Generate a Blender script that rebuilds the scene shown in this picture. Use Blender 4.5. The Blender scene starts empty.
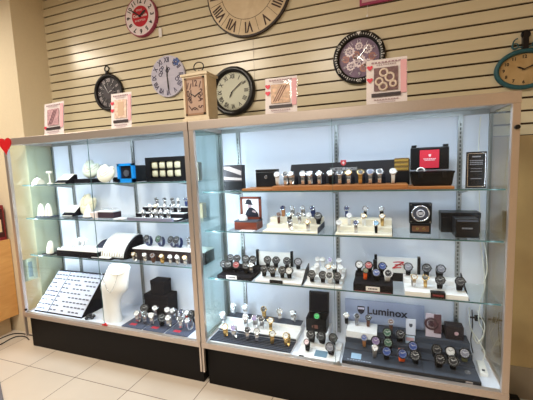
import bpy, math, random
from mathutils import Vector, Matrix
random.seed(7)
C = bpy.context.scene
COL = C.collection
PI = math.pi

# ------------------------------------------------------------- camera
cam_data = bpy.data.cameras.new('camera')
cam = bpy.data.objects.new('camera', cam_data)
COL.objects.link(cam)
C.camera = cam
def cam_matrix(yaw, pit, rol, loc):
    cy, sy = math.cos(yaw), math.sin(yaw)
    cp, sp = math.cos(pit), math.sin(pit)
    cr, sr = math.cos(rol), math.sin(rol)
    M = Matrix(((cy, -sy, 0), (sy, cy, 0), (0, 0, 1))) @ Matrix(((1, 0, 0), (0, cp, -sp), (0, sp, cp))) @ Matrix(((cr, 0, sr), (0, 1, 0), (-sr, 0, cr)))
    r, f, u = M.col[0], M.col[1], M.col[2]
    W = Matrix(((r[0], u[0], -f[0], loc[0]), (r[1], u[1], -f[1], loc[1]), (r[2], u[2], -f[2], loc[2]), (0, 0, 0, 1)))
    return W
cam.matrix_world = cam_matrix(0.3493, -0.1043, 0.0378, (3.0577, -1.9051, 1.5607))
cam_data.sensor_width = 36
cam_data.lens = 328.83 / 533 * 36
cam_data.clip_start = 0.05

# ------------------------------------------------------------- world, lights, exposure
w = bpy.data.worlds.new('world'); C.world = w; w.use_nodes = True
bg = w.node_tree.nodes['Background']
bg.inputs[0].default_value = (1.0, 0.90, 0.78, 1)
bg.inputs[1].default_value = 0.07

def area(name, loc, size, size_y, power, col, rot=(0, 0, 0), spread=PI):
    d = bpy.data.lights.new(name, 'AREA'); d.shape = 'RECTANGLE'
    d.size = size; d.size_y = size_y; d.energy = power; d.color = col; d.spread = spread
    o = bpy.data.objects.new(name, d); COL.objects.link(o)
    o.location = loc; o.rotation_euler = rot
    return o
WARM = (1.0, 0.90, 0.76)
COOL = (0.68, 0.84, 1.0)
area('ceiling_panel_light', (-0.95, -0.75, 3.15), 0.5, 0.5, 34, WARM)
area('ceiling_panel_light', (1.0, -1.9, 3.15), 0.6, 0.6, 76, WARM)
area('ceiling_panel_light', (2.3, -2.5, 3.15), 0.6, 0.6, 64, WARM)
# cool lamp strips inside the cases: one under the top rail; unseen fill strips added behind each front corner post
def strip(p, sx, sy, power, direction):
    o = area('case_strip_or_fill_light', p, sx, sy, power, COOL)
    o.rotation_euler = Vector(direction).to_track_quat('-Z', 'Y').to_euler()
    return o
for x0, p_top, ends, shelf_z in ((0.0, 4.8, ((0.050, 0.55, 4.6), (1.776, -0.55, 4.2)), (1.470, 1.172, 0.838)),
                                 (1.834, 6.2, ((0.050, 0.60, 4.4), (1.776, -0.45, 0.7)), (1.395, 1.118, 0.772))):
    strip((x0 + 0.915, 0.065, 1.812), 1.66, 0.02, p_top, (0, 0.35, -1))
    for xx, dx, pw_ in ends:
        strip((x0 + xx, 0.040, 1.06), 0.014, 1.36, pw_, (dx, 1, 0))  # upright fill light, added to even out the case interior
    for z_ in shelf_z:
        strip((x0 + 0.88, 0.118, z_ - 0.011), 1.60, 0.008, 3.0, (0, 0.55, -1))

C.view_settings.view_transform = 'Standard'
C.view_settings.look = 'None'
C.view_settings.gamma = 1
C.view_settings.use_curve_mapping = False
C.view_settings.exposure = 0.0

# ------------------------------------------------------------- materials
MATS = {}
def lin(c):
    c = c / 255.0
    return c / 12.92 if c <= 0.04045 else ((c + 0.055) / 1.055) ** 2.4
def mat(name, rgb, rough=0.5, metal=0.0, noise=0.0, nscale=20, emit=0, bump=0.0, coat=0.0, spec=0.5):
    if name in MATS: return MATS[name]
    m = bpy.data.materials.new(name); m.use_nodes = True
    nt = m.node_tree; b = nt.nodes['Principled BSDF']
    c = (lin(rgb[0]), lin(rgb[1]), lin(rgb[2]), 1)
    b.inputs['Base Color'].default_value = c
    b.inputs['Roughness'].default_value = rough
    b.inputs['Metallic'].default_value = metal
    b.inputs['Specular IOR Level'].default_value = spec
    if coat: b.inputs['Coat Weight'].default_value = coat
    if emit:
        b.inputs['Emission Color'].default_value = c
        b.inputs['Emission Strength'].default_value = emit
    tc = nt.nodes.new('ShaderNodeTexCoord')
    n = nt.nodes.new('ShaderNodeTexNoise'); n.inputs['Scale'].default_value = nscale; n.inputs['Detail'].default_value = 4
    nt.links.new(tc.outputs['Object'], n.inputs['Vector'])
    r = nt.nodes.new('ShaderNodeMixRGB'); r.blend_type = 'MULTIPLY'; r.inputs[0].default_value = 1
    k = max(noise, 0.02)
    mr = nt.nodes.new('ShaderNodeMapRange'); mr.inputs[3].default_value = 1 - k; mr.inputs[4].default_value = 1 + k
    mr.inputs[1].default_value = 0.25; mr.inputs[2].default_value = 0.75
    nt.links.new(n.outputs['Fac'], mr.inputs[0])
    r.inputs[1].default_value = c
    nt.links.new(mr.outputs[0], r.inputs[2])
    nt.links.new(r.outputs[0], b.inputs['Base Color'])
    if bump:
        bp = nt.nodes.new('ShaderNodeBump'); bp.inputs['Strength'].default_value = bump; bp.inputs['Distance'].default_value = 0.002
        nt.links.new(n.outputs['Fac'], bp.inputs['Height']); nt.links.new(bp.outputs[0], b.inputs['Normal'])
    MATS[name] = m
    return m
def wood(name, c1, c2, scale=(2, 30, 30), rough=0.4):
    if name in MATS: return MATS[name]
    m = mat(name, c1, rough)
    nt = m.node_tree; b = nt.nodes['Principled BSDF']
    tc = nt.nodes.new('ShaderNodeTexCoord'); mp = nt.nodes.new('ShaderNodeMapping'); mp.inputs['Scale'].default_value = scale
    n = nt.nodes.new('ShaderNodeTexNoise'); n.inputs['Scale'].default_value = 1.5; n.inputs['Detail'].default_value = 6; n.inputs['Distortion'].default_value = 0.6
    cr = nt.nodes.new('ShaderNodeValToRGB')
    cr.color_ramp.elements[0].position = 0.3; cr.color_ramp.elements[1].position = 0.7
    cr.color_ramp.elements[0].color = [lin(x) for x in c1] + [1]
    cr.color_ramp.elements[1].color = [lin(x) for x in c2] + [1]
    nt.links.new(tc.outputs['Object'], mp.inputs[0]); nt.links.new(mp.outputs[0], n.inputs['Vector'])
    nt.links.new(n.outputs['Fac'], cr.inputs[0]); nt.links.new(cr.outputs[0], b.inputs['Base Color'])
    return m
def glass(name, tint, refl=1.0):
    m = bpy.data.materials.new(name); m.use_nodes = True; nt = m.node_tree; nt.nodes.clear()
    out = nt.nodes.new('ShaderNodeOutputMaterial'); mix = nt.nodes.new('ShaderNodeMixShader')
    t = nt.nodes.new('ShaderNodeBsdfTransparent'); t.inputs[0].default_value = (*tint, 1)
    g = nt.nodes.new('ShaderNodeBsdfGlossy'); g.inputs['Roughness'].default_value = 0.0
    # Schlick reflectance, the same on both faces of the thin pane
    f = nt.nodes.new('ShaderNodeLayerWeight'); f.inputs[0].default_value = 0.5
    pw = nt.nodes.new('ShaderNodeMath'); pw.operation = 'POWER'; pw.inputs[1].default_value = 5.0
    mu = nt.nodes.new('ShaderNodeMath'); mu.operation = 'MULTIPLY_ADD'; mu.inputs[1].default_value = 0.9 * refl; mu.inputs[2].default_value = 0.035 * refl
    nt.links.new(f.outputs['Facing'], pw.inputs[0]); nt.links.new(pw.outputs[0], mu.inputs[0]); nt.links.new(mu.outputs[0], mix.inputs[0])
    nt.links.new(t.outputs[0], mix.inputs[1]); nt.links.new(g.outputs[0], mix.inputs[2]); nt.links.new(mix.outputs[0], out.inputs[0])
    MATS[name] = m
    return m

# ------------------------------------------------------------- geometry helpers
class MB:
    def __init__(s): s.v = []; s.f = []; s.mi = []; s.mats = []; s.sm = []
    def m(s, mt):
        if mt is None: return 0
        if mt not in s.mats: s.mats.append(mt)
        return s.mats.index(mt)
    def add(s, vs, fs, mt=None, smooth=False):
        o = len(s.v); s.v += [tuple(x) for x in vs]
        k = s.m(mt)
        for f in fs: s.f.append([i + o for i in f]); s.mi.append(k); s.sm.append(smooth)
        return s
    def box(s, x0, x1, y0, y1, z0, z1, mt=None):
        vs = [(x0, y0, z0), (x1, y0, z0), (x1, y1, z0), (x0, y1, z0), (x0, y0, z1), (x1, y0, z1), (x1, y1, z1), (x0, y1, z1)]
        return s.add(vs, [(3, 2, 1, 0), (4, 5, 6, 7), (0, 1, 5, 4), (1, 2, 6, 5), (2, 3, 7, 6), (3, 0, 4, 7)], mt)
    def tbox(s, M, sx, sy, sz, mt=None):
        n = len(s.v); s.box(-sx / 2, sx / 2, -sy / 2, sy / 2, -sz / 2, sz / 2, mt)
        for i in range(n, len(s.v)): s.v[i] = tuple(M @ Vector(s.v[i]))
        return s
    def loft(s, rings, mt=None, caps=True, smooth=True, closed=False):
        n = len(rings[0]); vs = [p for r in rings for p in r]; fs = []
        R_ = len(rings)
        for i in range(R_ if closed else R_ - 1):
            a = i * n; b = ((i + 1) % R_) * n
            for j in range(n):
                k = (j + 1) % n; fs.append((a + j, a + k, b + k, b + j))
        s.add(vs, fs, mt, smooth)
        if caps and not closed:
            s.add(rings[0], [tuple(reversed(range(n)))], mt); s.add(rings[-1], [tuple(range(n))], mt)
        return s
    def cyl(s, c, ax, r, h, n=24, r2=None, mt=None, sm=True):
        # from c along ax (unit) by h
        ax = Vector(ax).normalized(); u = ax.orthogonal().normalized(); v = ax.cross(u); c = Vector(c)
        r2 = r if r2 is None else r2
        ring = lambda cc, rr: [cc + u * (rr * math.cos(2 * PI * i / n)) + v * (rr * math.sin(2 * PI * i / n)) for i in range(n)]
        return s.loft([ring(c, r), ring(c + ax * h, r2)], mt, True, sm)
    def prism(s, pts, y0, y1, mt=None):
        # polygon in XZ (counter-clockwise seen from the front), extruded in Y
        n = len(pts); vs = [(p[0], y0, p[1]) for p in pts] + [(p[0], y1, p[1]) for p in pts]
        fs = [tuple(range(n)), tuple(reversed(range(n, 2 * n)))] + [(i, i + n, (i + 1) % n + n, (i + 1) % n) for i in range(n)]
        return s.add(vs, fs, mt)
    def prismx(s, pts, x0, x1, mt=None):
        # polygon in YZ extruded in X
        n = len(pts); vs = [(x0, p[0], p[1]) for p in pts] + [(x1, p[0], p[1]) for p in pts]
        fs = [tuple(reversed(range(n))), tuple(range(n, 2 * n))] + [(i, (i + 1) % n, (i + 1) % n + n, i + n) for i in range(n)]
        return s.add(vs, fs, mt)
    def tube(s, pts, r, n=8, mt=None, closed=False):
        pts = [Vector(p) for p in pts]; rings = []; N = len(pts); u = None
        for i, p in enumerate(pts):
            a = pts[(i - 1) % N] if (closed or i > 0) else p
            b = pts[(i + 1) % N] if (closed or i < N - 1) else p
            t = (b - a).normalized()
            if u is None: u = t.orthogonal().normalized()
            u = (u - t * u.dot(t)).normalized(); v = t.cross(u)
            rr = r[i] if isinstance(r, (list, tuple)) else r
            rings.append([p + u * (rr * math.cos(2 * PI * k / n)) + v * (rr * math.sin(2 * PI * k / n)) for k in range(n)])
        return s.loft(rings, mt, True, True, closed)
    def ring(s, c, ax, R_, r, n=40, k=8, mt=None, sx=1.0):
        # torus about axis y-like; sx stretches horizontally
        c = Vector(c); ax = Vector(ax).normalized()
        u = Vector((1, 0, 0)) if abs(ax.x) < .9 else Vector((0, 1, 0))
        u = (u - ax * u.dot(ax)).normalized(); v = ax.cross(u)
        return s.tube([c + u * (R_ * sx * math.cos(2 * PI * i / n)) + v * (R_ * math.sin(2 * PI * i / n)) for i in range(n)], r, k, mt, True)
    def disc(s, c, a, b, y0, y1, n=48, mt=None):
        return s.prism([(c[0] + a * math.cos(2 * PI * i / n), c[1] + b * math.sin(2 * PI * i / n)) for i in range(n)], y0, y1, mt)
    def text(s, body, size, x, z, y, mt=None, rot=0.0, depth=0.0015, sx=1.0, bold=False, M=None):
        cu = bpy.data.curves.new('t', 'FONT'); cu.body = body; cu.size = size; cu.align_x = 'CENTER'; cu.align_y = 'CENTER'
        cu.extrude = depth / 2; cu.resolution_u = 2
        if bold: cu.offset = size * 0.02
        o = bpy.data.objects.new('t', cu); COL.objects.link(o)
        dg = bpy.context.evaluated_depsgraph_get(); dg.update()
        me = bpy.data.meshes.new_from_object(o.evaluated_get(dg))
        cr, sr = math.cos(rot), math.sin(rot)
        vs = []
        for p in me.vertices:
            px, pz, py = p.co.x * sx, p.co.y, -p.co.z
            X, Z = px * cr - pz * sr, px * sr + pz * cr
            q = Vector((x + X, y + py, z + Z))
            vs.append(tuple(M @ q) if M else tuple(q))
        s.add(vs, [tuple(f.vertices) for f in me.polygons], mt)
        bpy.data.objects.remove(o); bpy.data.meshes.remove(me); bpy.data.curves.remove(cu)
        return s
    def build(s, name, mt=None, parent=None, loc=None, bevel=0.0):
        me = bpy.data.meshes.new(name); me.from_pydata(s.v, [], s.f); me.update()
        ms = s.mats if s.mats else [mt]
        for q in ms: me.materials.append(q)
        me.polygons.foreach_set('material_index', s.mi); me.polygons.foreach_set('use_smooth', s.sm)
        o = bpy.data.objects.new(name, me); COL.objects.link(o)
        if parent: o.parent = parent
        if loc: o.location = loc
        if bevel:
            b = o.modifiers.new('bevel', 'BEVEL'); b.width = bevel; b.segments = 2; b.limit_method = 'ANGLE'
        return o
def tag(o, label=None, cat=None, group=None, kind=None):
    if label: o['label'] = label
    if cat: o['category'] = cat
    if group: o['group'] = group
    if kind: o['kind'] = kind
    return o
def thing(name, label, cat, loc=(0, 0, 0), rz=0.0, group=None):
    o = bpy.data.objects.new(name, None); COL.objects.link(o); o.location = loc; o.rotation_euler = (0, 0, rz)
    o.empty_display_size = 0.05
    return tag(o, label, cat, group)
KIDS = {}
def kids(o):
    return [c for c in COL.objects if c.parent == o]
def copy_thing(src, loc, rz, scale, label, group):
    if src.name not in KIDS: KIDS[src.name] = [(c, kids(c)) for c in kids(src)]
    r = src.copy(); COL.objects.link(r)
    for c, gg in KIDS[src.name]:
        d = c.copy(); COL.objects.link(d); d.parent = r
        for g in gg:
            e = g.copy(); COL.objects.link(e); e.parent = d
    place(r, loc, rz, scale, label, group)
    return r
def place(r, loc, rz, scale, label, group):
    r.location = loc; r.rotation_euler = (0, 0, rz); r.scale = (scale,) * 3
    r['label'] = label; r['group'] = group

# materials used all over
slat_m = wood('slat_cream', (220, 208, 178), (225, 214, 185), (1.5, 12, 12), 0.26)
paint = mat('cream_paint', (224, 210, 182), 0.75, noise=0.02, nscale=60)
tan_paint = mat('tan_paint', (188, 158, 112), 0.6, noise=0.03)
groove = mat('groove_brown', (62, 36, 20), 0.7)
alu = mat('champagne_aluminium', (206, 193, 184), 0.36, 0.72, nscale=120, noise=0.03)
steel = mat('grey_steel', (150, 152, 150), 0.35, 0.8)
slotmat = mat('slot_dark', (60, 62, 58), 0.6)
black_lam = mat('black_laminate', (13, 10, 11), 0.5, noise=0.1, spec=0.2)
white_lam = mat('white_laminate', (214, 218, 228), 0.55)
black_p = mat('black_plastic', (13, 13, 16), 0.4, spec=0.35)
black_v = mat('black_velvet', (20, 17, 22), 0.85, spec=0.2)
dark_grey = mat('charcoal_grey', (66, 70, 82), 0.7)
cream_l = mat('cream_leatherette', (236, 230, 212), 0.6)
white_l = mat('white_leatherette', (240, 240, 240), 0.55)
white_p = mat('white_paint', (238, 238, 236), 0.5)
paper = mat('white_paper', (236, 232, 232), 0.6)
gold = mat('gold_metal', (216, 186, 126), 0.25, 0.9)
silver = mat('silver_metal', (215, 216, 220), 0.22, 0.9)
red = mat('red_plastic', (200, 24, 30), 0.45)
glass_side = glass('side_glass', (0.93, 0.985, 0.965), 1.3)
glass_front = glass('front_glass', (0.985, 0.995, 0.99), 0.25)
glass_shelf = glass('shelf_glass', (0.955, 0.985, 0.98), 0.7)
glass_edge = mat('glass_edge_green', (72, 104, 102), 0.2)
wood_o = wood('honey_oak', (196, 140, 78), (214, 160, 96), (3, 3, 14), 0.4)
wood_b = wood('brown_plank', (150, 92, 48), (178, 116, 64), (3, 30, 30), 0.45)
wood_r = wood('mahogany', (92, 40, 28), (130, 62, 42), (3, 30, 30), 0.35)

# ------------------------------------------------------------- floor
fm = bpy.data.materials.new('floor_tile'); fm.use_nodes = True
nt = fm.node_tree; b = nt.nodes['Principled BSDF']; L = nt.links
tc = nt.nodes.new('ShaderNodeTexCoord'); mp = nt.nodes.new('ShaderNodeMapping')
mp.inputs['Location'].default_value = (-0.31 / 0.508, 0.195 / 0.508, 0); mp.inputs['Scale'].default_value = (1 / 0.508, 1 / 0.508, 1)
L.new(tc.outputs['Object'], mp.inputs[0])
br = nt.nodes.new('ShaderNodeTexBrick'); br.offset = 0; br.squash = 1
br.inputs['Scale'].default_value = 1; br.inputs['Brick Width'].default_value = 1; br.inputs['Row Height'].default_value = 1
br.inputs['Mortar Size'].default_value = 0.0055; br.inputs['Mortar Smooth'].default_value = 0.2
br.inputs['Color1'].default_value = (lin(206), lin(194), lin(179), 1); br.inputs['Color2'].default_value = (lin(212), lin(201), lin(188), 1)
br.inputs['Mortar'].default_value = (lin(104), lin(84), lin(72), 1)
L.new(mp.outputs[0], br.inputs['Vector'])
ns = nt.nodes.new('ShaderNodeTexNoise'); ns.inputs['Scale'].default_value = 3; ns.inputs['Detail'].default_value = 5
mr = nt.nodes.new('ShaderNodeMapRange'); mr.inputs[3].default_value = 0.9; mr.inputs[4].default_value = 1.08
mx = nt.nodes.new('ShaderNodeMixRGB'); mx.blend_type = 'MULTIPLY'; mx.inputs[0].default_value = 1
L.new(tc.outputs['Object'], ns.inputs['Vector']); L.new(ns.outputs['Fac'], mr.inputs[0]); L.new(br.outputs['Color'], mx.inputs[1]); L.new(mr.outputs[0], mx.inputs[2])
L.new(mx.outputs[0], b.inputs['Base Color']); b.inputs['Roughness'].default_value = 0.38
tag(MB().box(-3, 6.5, -5, 2.0, -0.05, 0).build('floor', fm), kind='structure')
tag(MB().box(-3, 6.5, -5, 2.0, 3.3, 3.35).build('ceiling', mat('ceiling_white', (225, 215, 200), 0.8)), kind='structure')

# ------------------------------------------------------------- walls
P = 0.0762
wb = MB()
wb.box(-0.025, 6.5, 0.525, 0.62, 0, 3.3, groove)
gz = [3.1243 - i * P for i in range(-2, 19)]     # groove heights, 3.27 down to 1.75
top = 3.3
for z in gz:
    wb.box(-0.025, 6.5, 0.511, 0.525, z + 0.006, top, slat_m); top = z - 0.006
wb.box(-0.025, 6.5, 0.511, 0.525, 1.688, top, slat_m)
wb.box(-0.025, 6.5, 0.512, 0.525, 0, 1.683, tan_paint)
tag(wb.build('wall_back'), kind='structure')
tag(MB().box(3.64, 4.019, 0.498, 0.511, 0, 0.212).build('baseboard_back', mat('grey_brown_base', (150, 132, 112), 0.6)), kind='structure')
tag(MB().box(4.02, 4.12, -5, 0.505, 0.0, 3.3).build('added_shade_wall', tan_paint), kind='structure')  # out-of-view wall, added to shade the right end of the back wall
tag(MB().box(-3, -0.025, 0.205, 0.62, 0, 3.3).build('wall_left', paint), kind='structure')

# ------------------------------------------------------------- display cases
def display_case(x0, shelves, label, bracket_x, with_label=False):
    W = 1.826; D = 0.446; H = 1.868
    t = thing('display_case', label, 'display case', (x0, 0, 0), 0, 'display cases')
    MB().box(0.018, W - 0.018, 0.045, D - 0.02, 0, 0.300).build('base', black_lam, t, bevel=0.002)
    MB().box(0.004, W - 0.004, 0.002, D - 0.004, 0.300, 0.325).build('deck', white_lam, t)
    fr = 0.034
    for nm, a, b2 in (('left', 0, fr), ('right', W - fr, W)):
        MB().box(a, b2, 0, 0.028, 0.300, H - 0.05).build('corner_post', alu, t, bevel=0.002)
        MB().box(a if nm == 'left' else W - 0.014, a + 0.014 if nm == 'left' else W, 0, 0.020, 0.112, 0.300).build('corner_trim', alu, t)
    for a in (0.0, W - 0.022):
        MB().box(a, a + 0.022, D - 0.022, D, 0.325, H - 0.05).build('rear_post', steel, t)
    MB().box(-0.0, W, -0.004, 0.030, H - 0.058, H).build('top_rail', alu, t, bevel=0.003)
    MB().box(0, W, -0.004, 0.030, 0.297, 0.338).box(0, W, -0.0075, 0.0, 0.322, 0.327).build('bottom_rail', alu, t, bevel=0.002)
    for a in (0, W - 0.02):
        MB().box(a, a + 0.02, 0.030, D, 0.300, 0.335).build('side_rail', alu, t)
        MB().box(a, a + 0.02, 0.030, D, H - 0.045, H).build('side_rail', alu, t)
    MB().box(0.02, W - 0.02, 0.03, D, H - 0.02, H - 0.004).build('roof_panel', mat('grey_roof', (178, 184, 186), 0.35), t)
    MB().box(0.022, W - 0.022, D - 0.012, D, 0.325, H - 0.02).build('back_panel', white_lam, t)
    MB().box(0.022, W - 0.022, D - 0.022, D - 0.0125, H - 0.05, H - 0.02).build('back_rail', steel, t)
    for a in (0.006, W - 0.012):
        MB().box(a, a + 0.006, 0.028, D - 0.022, 0.335, H - 0.045).build('side_glass', glass_side, t)
    MB().box(fr, 0.936, 0.008, 0.013, 0.338, H - 0.058).build('glass_door', glass_front, t)
    d2 = MB().box(0.916, W - fr, 0.016, 0.021, 0.338, H - 0.058).build('glass_door', glass_front, t)
    MB().box(0.9362, 0.9378, 0.008, 0.013, 0.338, H - 0.058).build('door_edge', glass_edge, t)
    MB().cyl((0.955, 0.007, 0.352), (0, -1, 0), 0.009, 0.014, 12).box(0.925, 0.975, -0.004, 0.007, 0.340, 0.348).build('door_lock', steel if x0 else red, t)
    # slotted uprights on the back panel
    for bx_ in bracket_x:
        m = MB().box(bx_ - 0.013, bx_ + 0.013, D - 0.026, D - 0.012, 0.325, H - 0.05, steel)
        z = 0.36
        while z < 1.78:
            m.box(bx_ - 0.004, bx_ + 0.004, D - 0.0268, D - 0.0258, z, z + 0.016, slotmat); z += 0.0254
        m.build('slotted_upright', None, t)
    for z in shelves:
        s = MB().box(0.018, W - 0.018, 0.11, D - 0.030, z - 0.008, z).build('glass_shelf', glass_shelf, t)
        MB().box(0.018, W - 0.018, 0.1085, 0.1099, z - 0.008, z).build('polished_edge', glass_edge, s)
        for bx_ in bracket_x:
            MB().prismx([(D - 0.027, z - 0.0085), (D - 0.027, z - 0.05), (D - 0.05, z - 0.05), (0.19, z - 0.018), (0.19, z - 0.0085)], bx_ - 0.0018, bx_ + 0.0018).build('shelf_bracket', steel, t)
    for z in shelves: MB().box(0.07, W - 0.12, 0.1125, 0.1235, z - 0.0102, z - 0.0085).build('shelf_lamp', mat('lamp_housing_white', (225, 228, 230), 0.4), t)
    tb = MB(); tb.box(0.06, W - 0.06, 0.040, 0.090, 1.818, 1.848)
    tb.build('lamp_housing', mat('lamp_housing_white', (225, 228, 230), 0.4), t)
    return t
LS = (1.470, 1.172, 0.838)
RS = (1.395, 1.118, 0.772)
case_l = display_case(0.0, LS, 'left hand glass display case with jewellery stands, red heart on its top left corner', (0.245, 0.982, 1.60))
case_r = display_case(1.834, RS, 'right hand glass display case full of watches with the long brown plank inside', (0.160, 0.903, 1.655))
# sticker on the left side glass
m = MB().box(0.0045, 0.0055, 0.045, 0.165, 0.60, 0.80, mat('sticker_paper', (168, 158, 138), 0.7)); m.box(0.0052, 0.0058, 0.085, 0.125, 0.63, 0.77, mat('sticker_print', (112, 116, 120), 0.6))
m2 = MB()
for k in range(3): m2.box(0.003, 0.005, 0.045 + k * 0.03, 0.06 + k * 0.03, 0.6, 0.61)
tag(m.build('glass_sticker'), 'white paper label with blue print stuck on the left side glass', 'sticker')
# glass lock knob on the right post
MB().cyl((1.812, 0.0, 1.698), (0, -1, 0), 0.011, 0.014, 16).build('post_lock', black_p, case_r)
MB().cyl((0.045, 0.005, 0.365), (0, -1, 0), 0.010, 0.012, 16).build('post_lock', black_p, case_l)

# ------------------------------------------------------------- left of the cases: counter, red box
t = thing('counter', 'honey coloured wooden counter at the left edge beside the case', 'counter', (-0.38, 0.203, 0))
MB().box(-1.4, 0, -0.9, -0.002, 0.18, 0.945).build('cabinet_body', wood_o, t, bevel=0.004)
MB().box(-1.35, -0.10, -0.85, -0.03, 0, 0.18).build('plinth', mat('plinth_beige', (190, 165, 130), 0.6), t)
t = thing('gift_box', 'dark red display box with gold bottle shape on the counter', 'box', (-0.46, 0.10, 0.945))
MB().box(-0.20, 0.07, -0.02, 0.08, 0, 0.335).build('box_shell', mat('dark_red_card', (120, 10, 20), 0.45), t, bevel=0.003)
MB().box(-0.17, 0.045, -0.022, -0.019, 0.02, 0.31).build('window', mat('wine_dark', (60, 8, 16), 0.2), t)
b_ = MB()
b_.loft([[(0.0 + r * math.cos(2 * PI * i / 16), -0.03 + 0.4 * r * math.sin(2 * PI * i / 16), z) for i in range(16)] for r, z in ((.03, .03), (.032, .05), (.03, .12), (.012, .15), (.012, .18), (.016, .19))])
b_.build('bottle_shape', mat('pale_gold', (220, 190, 150), 0.3), t)
m = MB().box(0.0704, 0.0714, -0.005, 0.065, 0.03, 0.30, mat('wine_dark', (60, 8, 16), 0.2)); m.box(0.0712, 0.072, 0.015, 0.045, 0.08, 0.20, mat('pale_gold', (220, 190, 150), 0.3))
m.build('side_window', None, t)

# cables on the floor
def cable(name, pts, r, mt, label, cat='cable', group=None):
    # smooth the points
    P_ = [Vector(p) for p in pts]; out = []
    for i in range(len(P_) - 1):
        p0 = P_[max(i - 1, 0)]; p1 = P_[i]; p2 = P_[i + 1]; p3 = P_[min(i + 2, len(P_) - 1)]
        for k in range(6):
            u = k / 6
            out.append(0.5 * ((2 * p1) + (p2 - p0) * u + (2 * p0 - 5 * p1 + 4 * p2 - p3) * u * u + (3 * p1 - p0 - 3 * p2 + p3) * u ** 3))
    out.append(P_[-1])
    return tag(MB().tube(out, r, 6).build(name, mt), label, cat, group)
cable('power_cable', [(-0.42, -0.45, .005), (-0.33, -0.16, .005), (-0.30, -0.04, .005), (-0.315, 0.05, .005), (-0.30, 0.11, .005), (-0.22, 0.13, .005), (-0.12, 0.10, .005)], 0.005, black_p, 'thin dark cable looping over the floor left of the black base')
cable('power_cable', [(-0.45, -0.30, .005), (-0.42, -0.08, .005), (-0.42, 0.06, .005), (-0.40, 0.13, .005), (-0.33, 0.160, .005), (-0.24, 0.165, .005), (-0.14, 0.17, .005)], 0.005, black_p, 'second dark cable on the floor, ending nearer the counter')
cable('extension_lead', [(3.86, 0.40, .012), (3.90, 0.33, .012), (3.95, 0.37, .012), (3.985, 0.43, .012), (4.0, 0.46, .012)], 0.010, black_p, 'thick black cable on the floor right of the cases')
m = MB().box(-0.05, 0.05, -0.03, 0.03, 0, 0.05); tg = m.build('power_adapter', black_p, None, (3.80, 0.43, 0), bevel=0.006); tag(tg, 'black power adapter lying on the floor behind the right case corner', 'power adapter')

# ------------------------------------------------------------- clocks on the wall
ROM = ['XII', 'I', 'II', 'III', 'IIII', 'V', 'VI', 'VII', 'VIII', 'IX', 'X', 'XI']
WY = 0.511
def clock_root(name, label, x, z): return thing(name, label, 'wall clock', (x, WY, z), 0)
def numerals(t, kind, R_, size, mt, y, sx=1.0, asp=1.0, rotate=True, bold=False, name='numerals'):
    m = MB()
    for h in range(12):
        a = PI / 2 - h * PI / 6
        s = ROM[h] if kind == 'roman' else str(h if h else 12)
        m.text(s, size, R_ * asp * math.cos(a), R_ * math.sin(a), y, rot=(a - PI / 2) if rotate else 0, sx=sx, bold=bold)
    return m.build(name, mt, t)
def hand(t, ang, L_, wd, y, mt, name):
    # ang in degrees clockwise from twelve
    a = math.radians(ang); d = (math.sin(a), math.cos(a)); n = (d[1], -d[0])
    q = lambda u, v: (d[0] * u + n[0] * v, d[1] * u + n[1] * v)
    pts = [q(-0.15 * L_, 0.5 * wd), q(-0.15 * L_, -0.5 * wd), q(L_ * 0.7, -wd), q(L_, 0), q(L_ * 0.7, wd)]
    return MB().prism(pts, y - 0.002, y).build(name, mt, t)
def ticks(t, r0, r1, wd, n, y, mt, asp=1.0, skip5=False):
    m = MB()
    for k in range(n):
        if skip5 and k % 5 == 0: continue
        a = 2 * PI * k / n; d = (math.sin(a), math.cos(a)); e = (d[1], -d[0])
        m.prism([(asp * (d[0] * r0) + e[0] * s0, d[1] * r0 + e[1] * s0) for s0 in (wd, -wd)] + [(asp * (d[0] * r1) + e[0] * s0, d[1] * r1 + e[1] * s0) for s0 in (-wd, wd)], y - 0.001, y)
    return m.build('minute_marks', mt, t)
ink = mat('black_ink', (28, 22, 24), 0.5)
brown_ink = mat('brown_ink', (88, 58, 44), 0.6)

# red rimmed clock
t = clock_root('round_clock', 'round white clock with pink rim and red centre disc, top left of the wall', 1.13, 2.84)
crm = mat('clock_red', (190, 20, 44), 0.4)
pinkrim = mat('clock_pink_rim', (166, 62, 100), 0.4)
MB().disc((0, 0), .158, .158, -0.034, -0.002).build('case', pinkrim, t)
MB().ring((0, -0.034, 0), (0, 1, 0), .154, .004).build('rim', pinkrim, t)
MB().disc((0, 0), .151, .151, -0.036, -0.034).build('dial', mat('clock_pinkwhite', (236, 222, 226), 0.5), t)
MB().disc((0, 0), .083, .083, -0.038, -0.036).build('centre_disc', crm, t)
numerals(t, 'arab', .118, .050, ink, -0.0375, bold=True)
MB().text('DRINK', .020, -0.004, .048, -0.0395).text('Coca-Cola', .033, 0, .004, -0.0395, bold=True).text('IN BOTTLES', .020, 0, -.034, -0.0395).build('lettering', mat('letter_white', (240, 225, 225), 0.5), t)
hand(t, 58, .075, .010, -0.042, ink, 'hour_hand'); hand(t, 304,   .108, .007, -0.044, ink, 'minute_hand')
MB().box(0.155, 0.185, -0.012, -0.011, -0.185, -0.115).build('price_tag', paper, t)
MB().tube([(0.13, -0.012, -0.06), (0.168, -0.012, -0.115)], 0.0012, 5).build('tag_string', paper, t)

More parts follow.
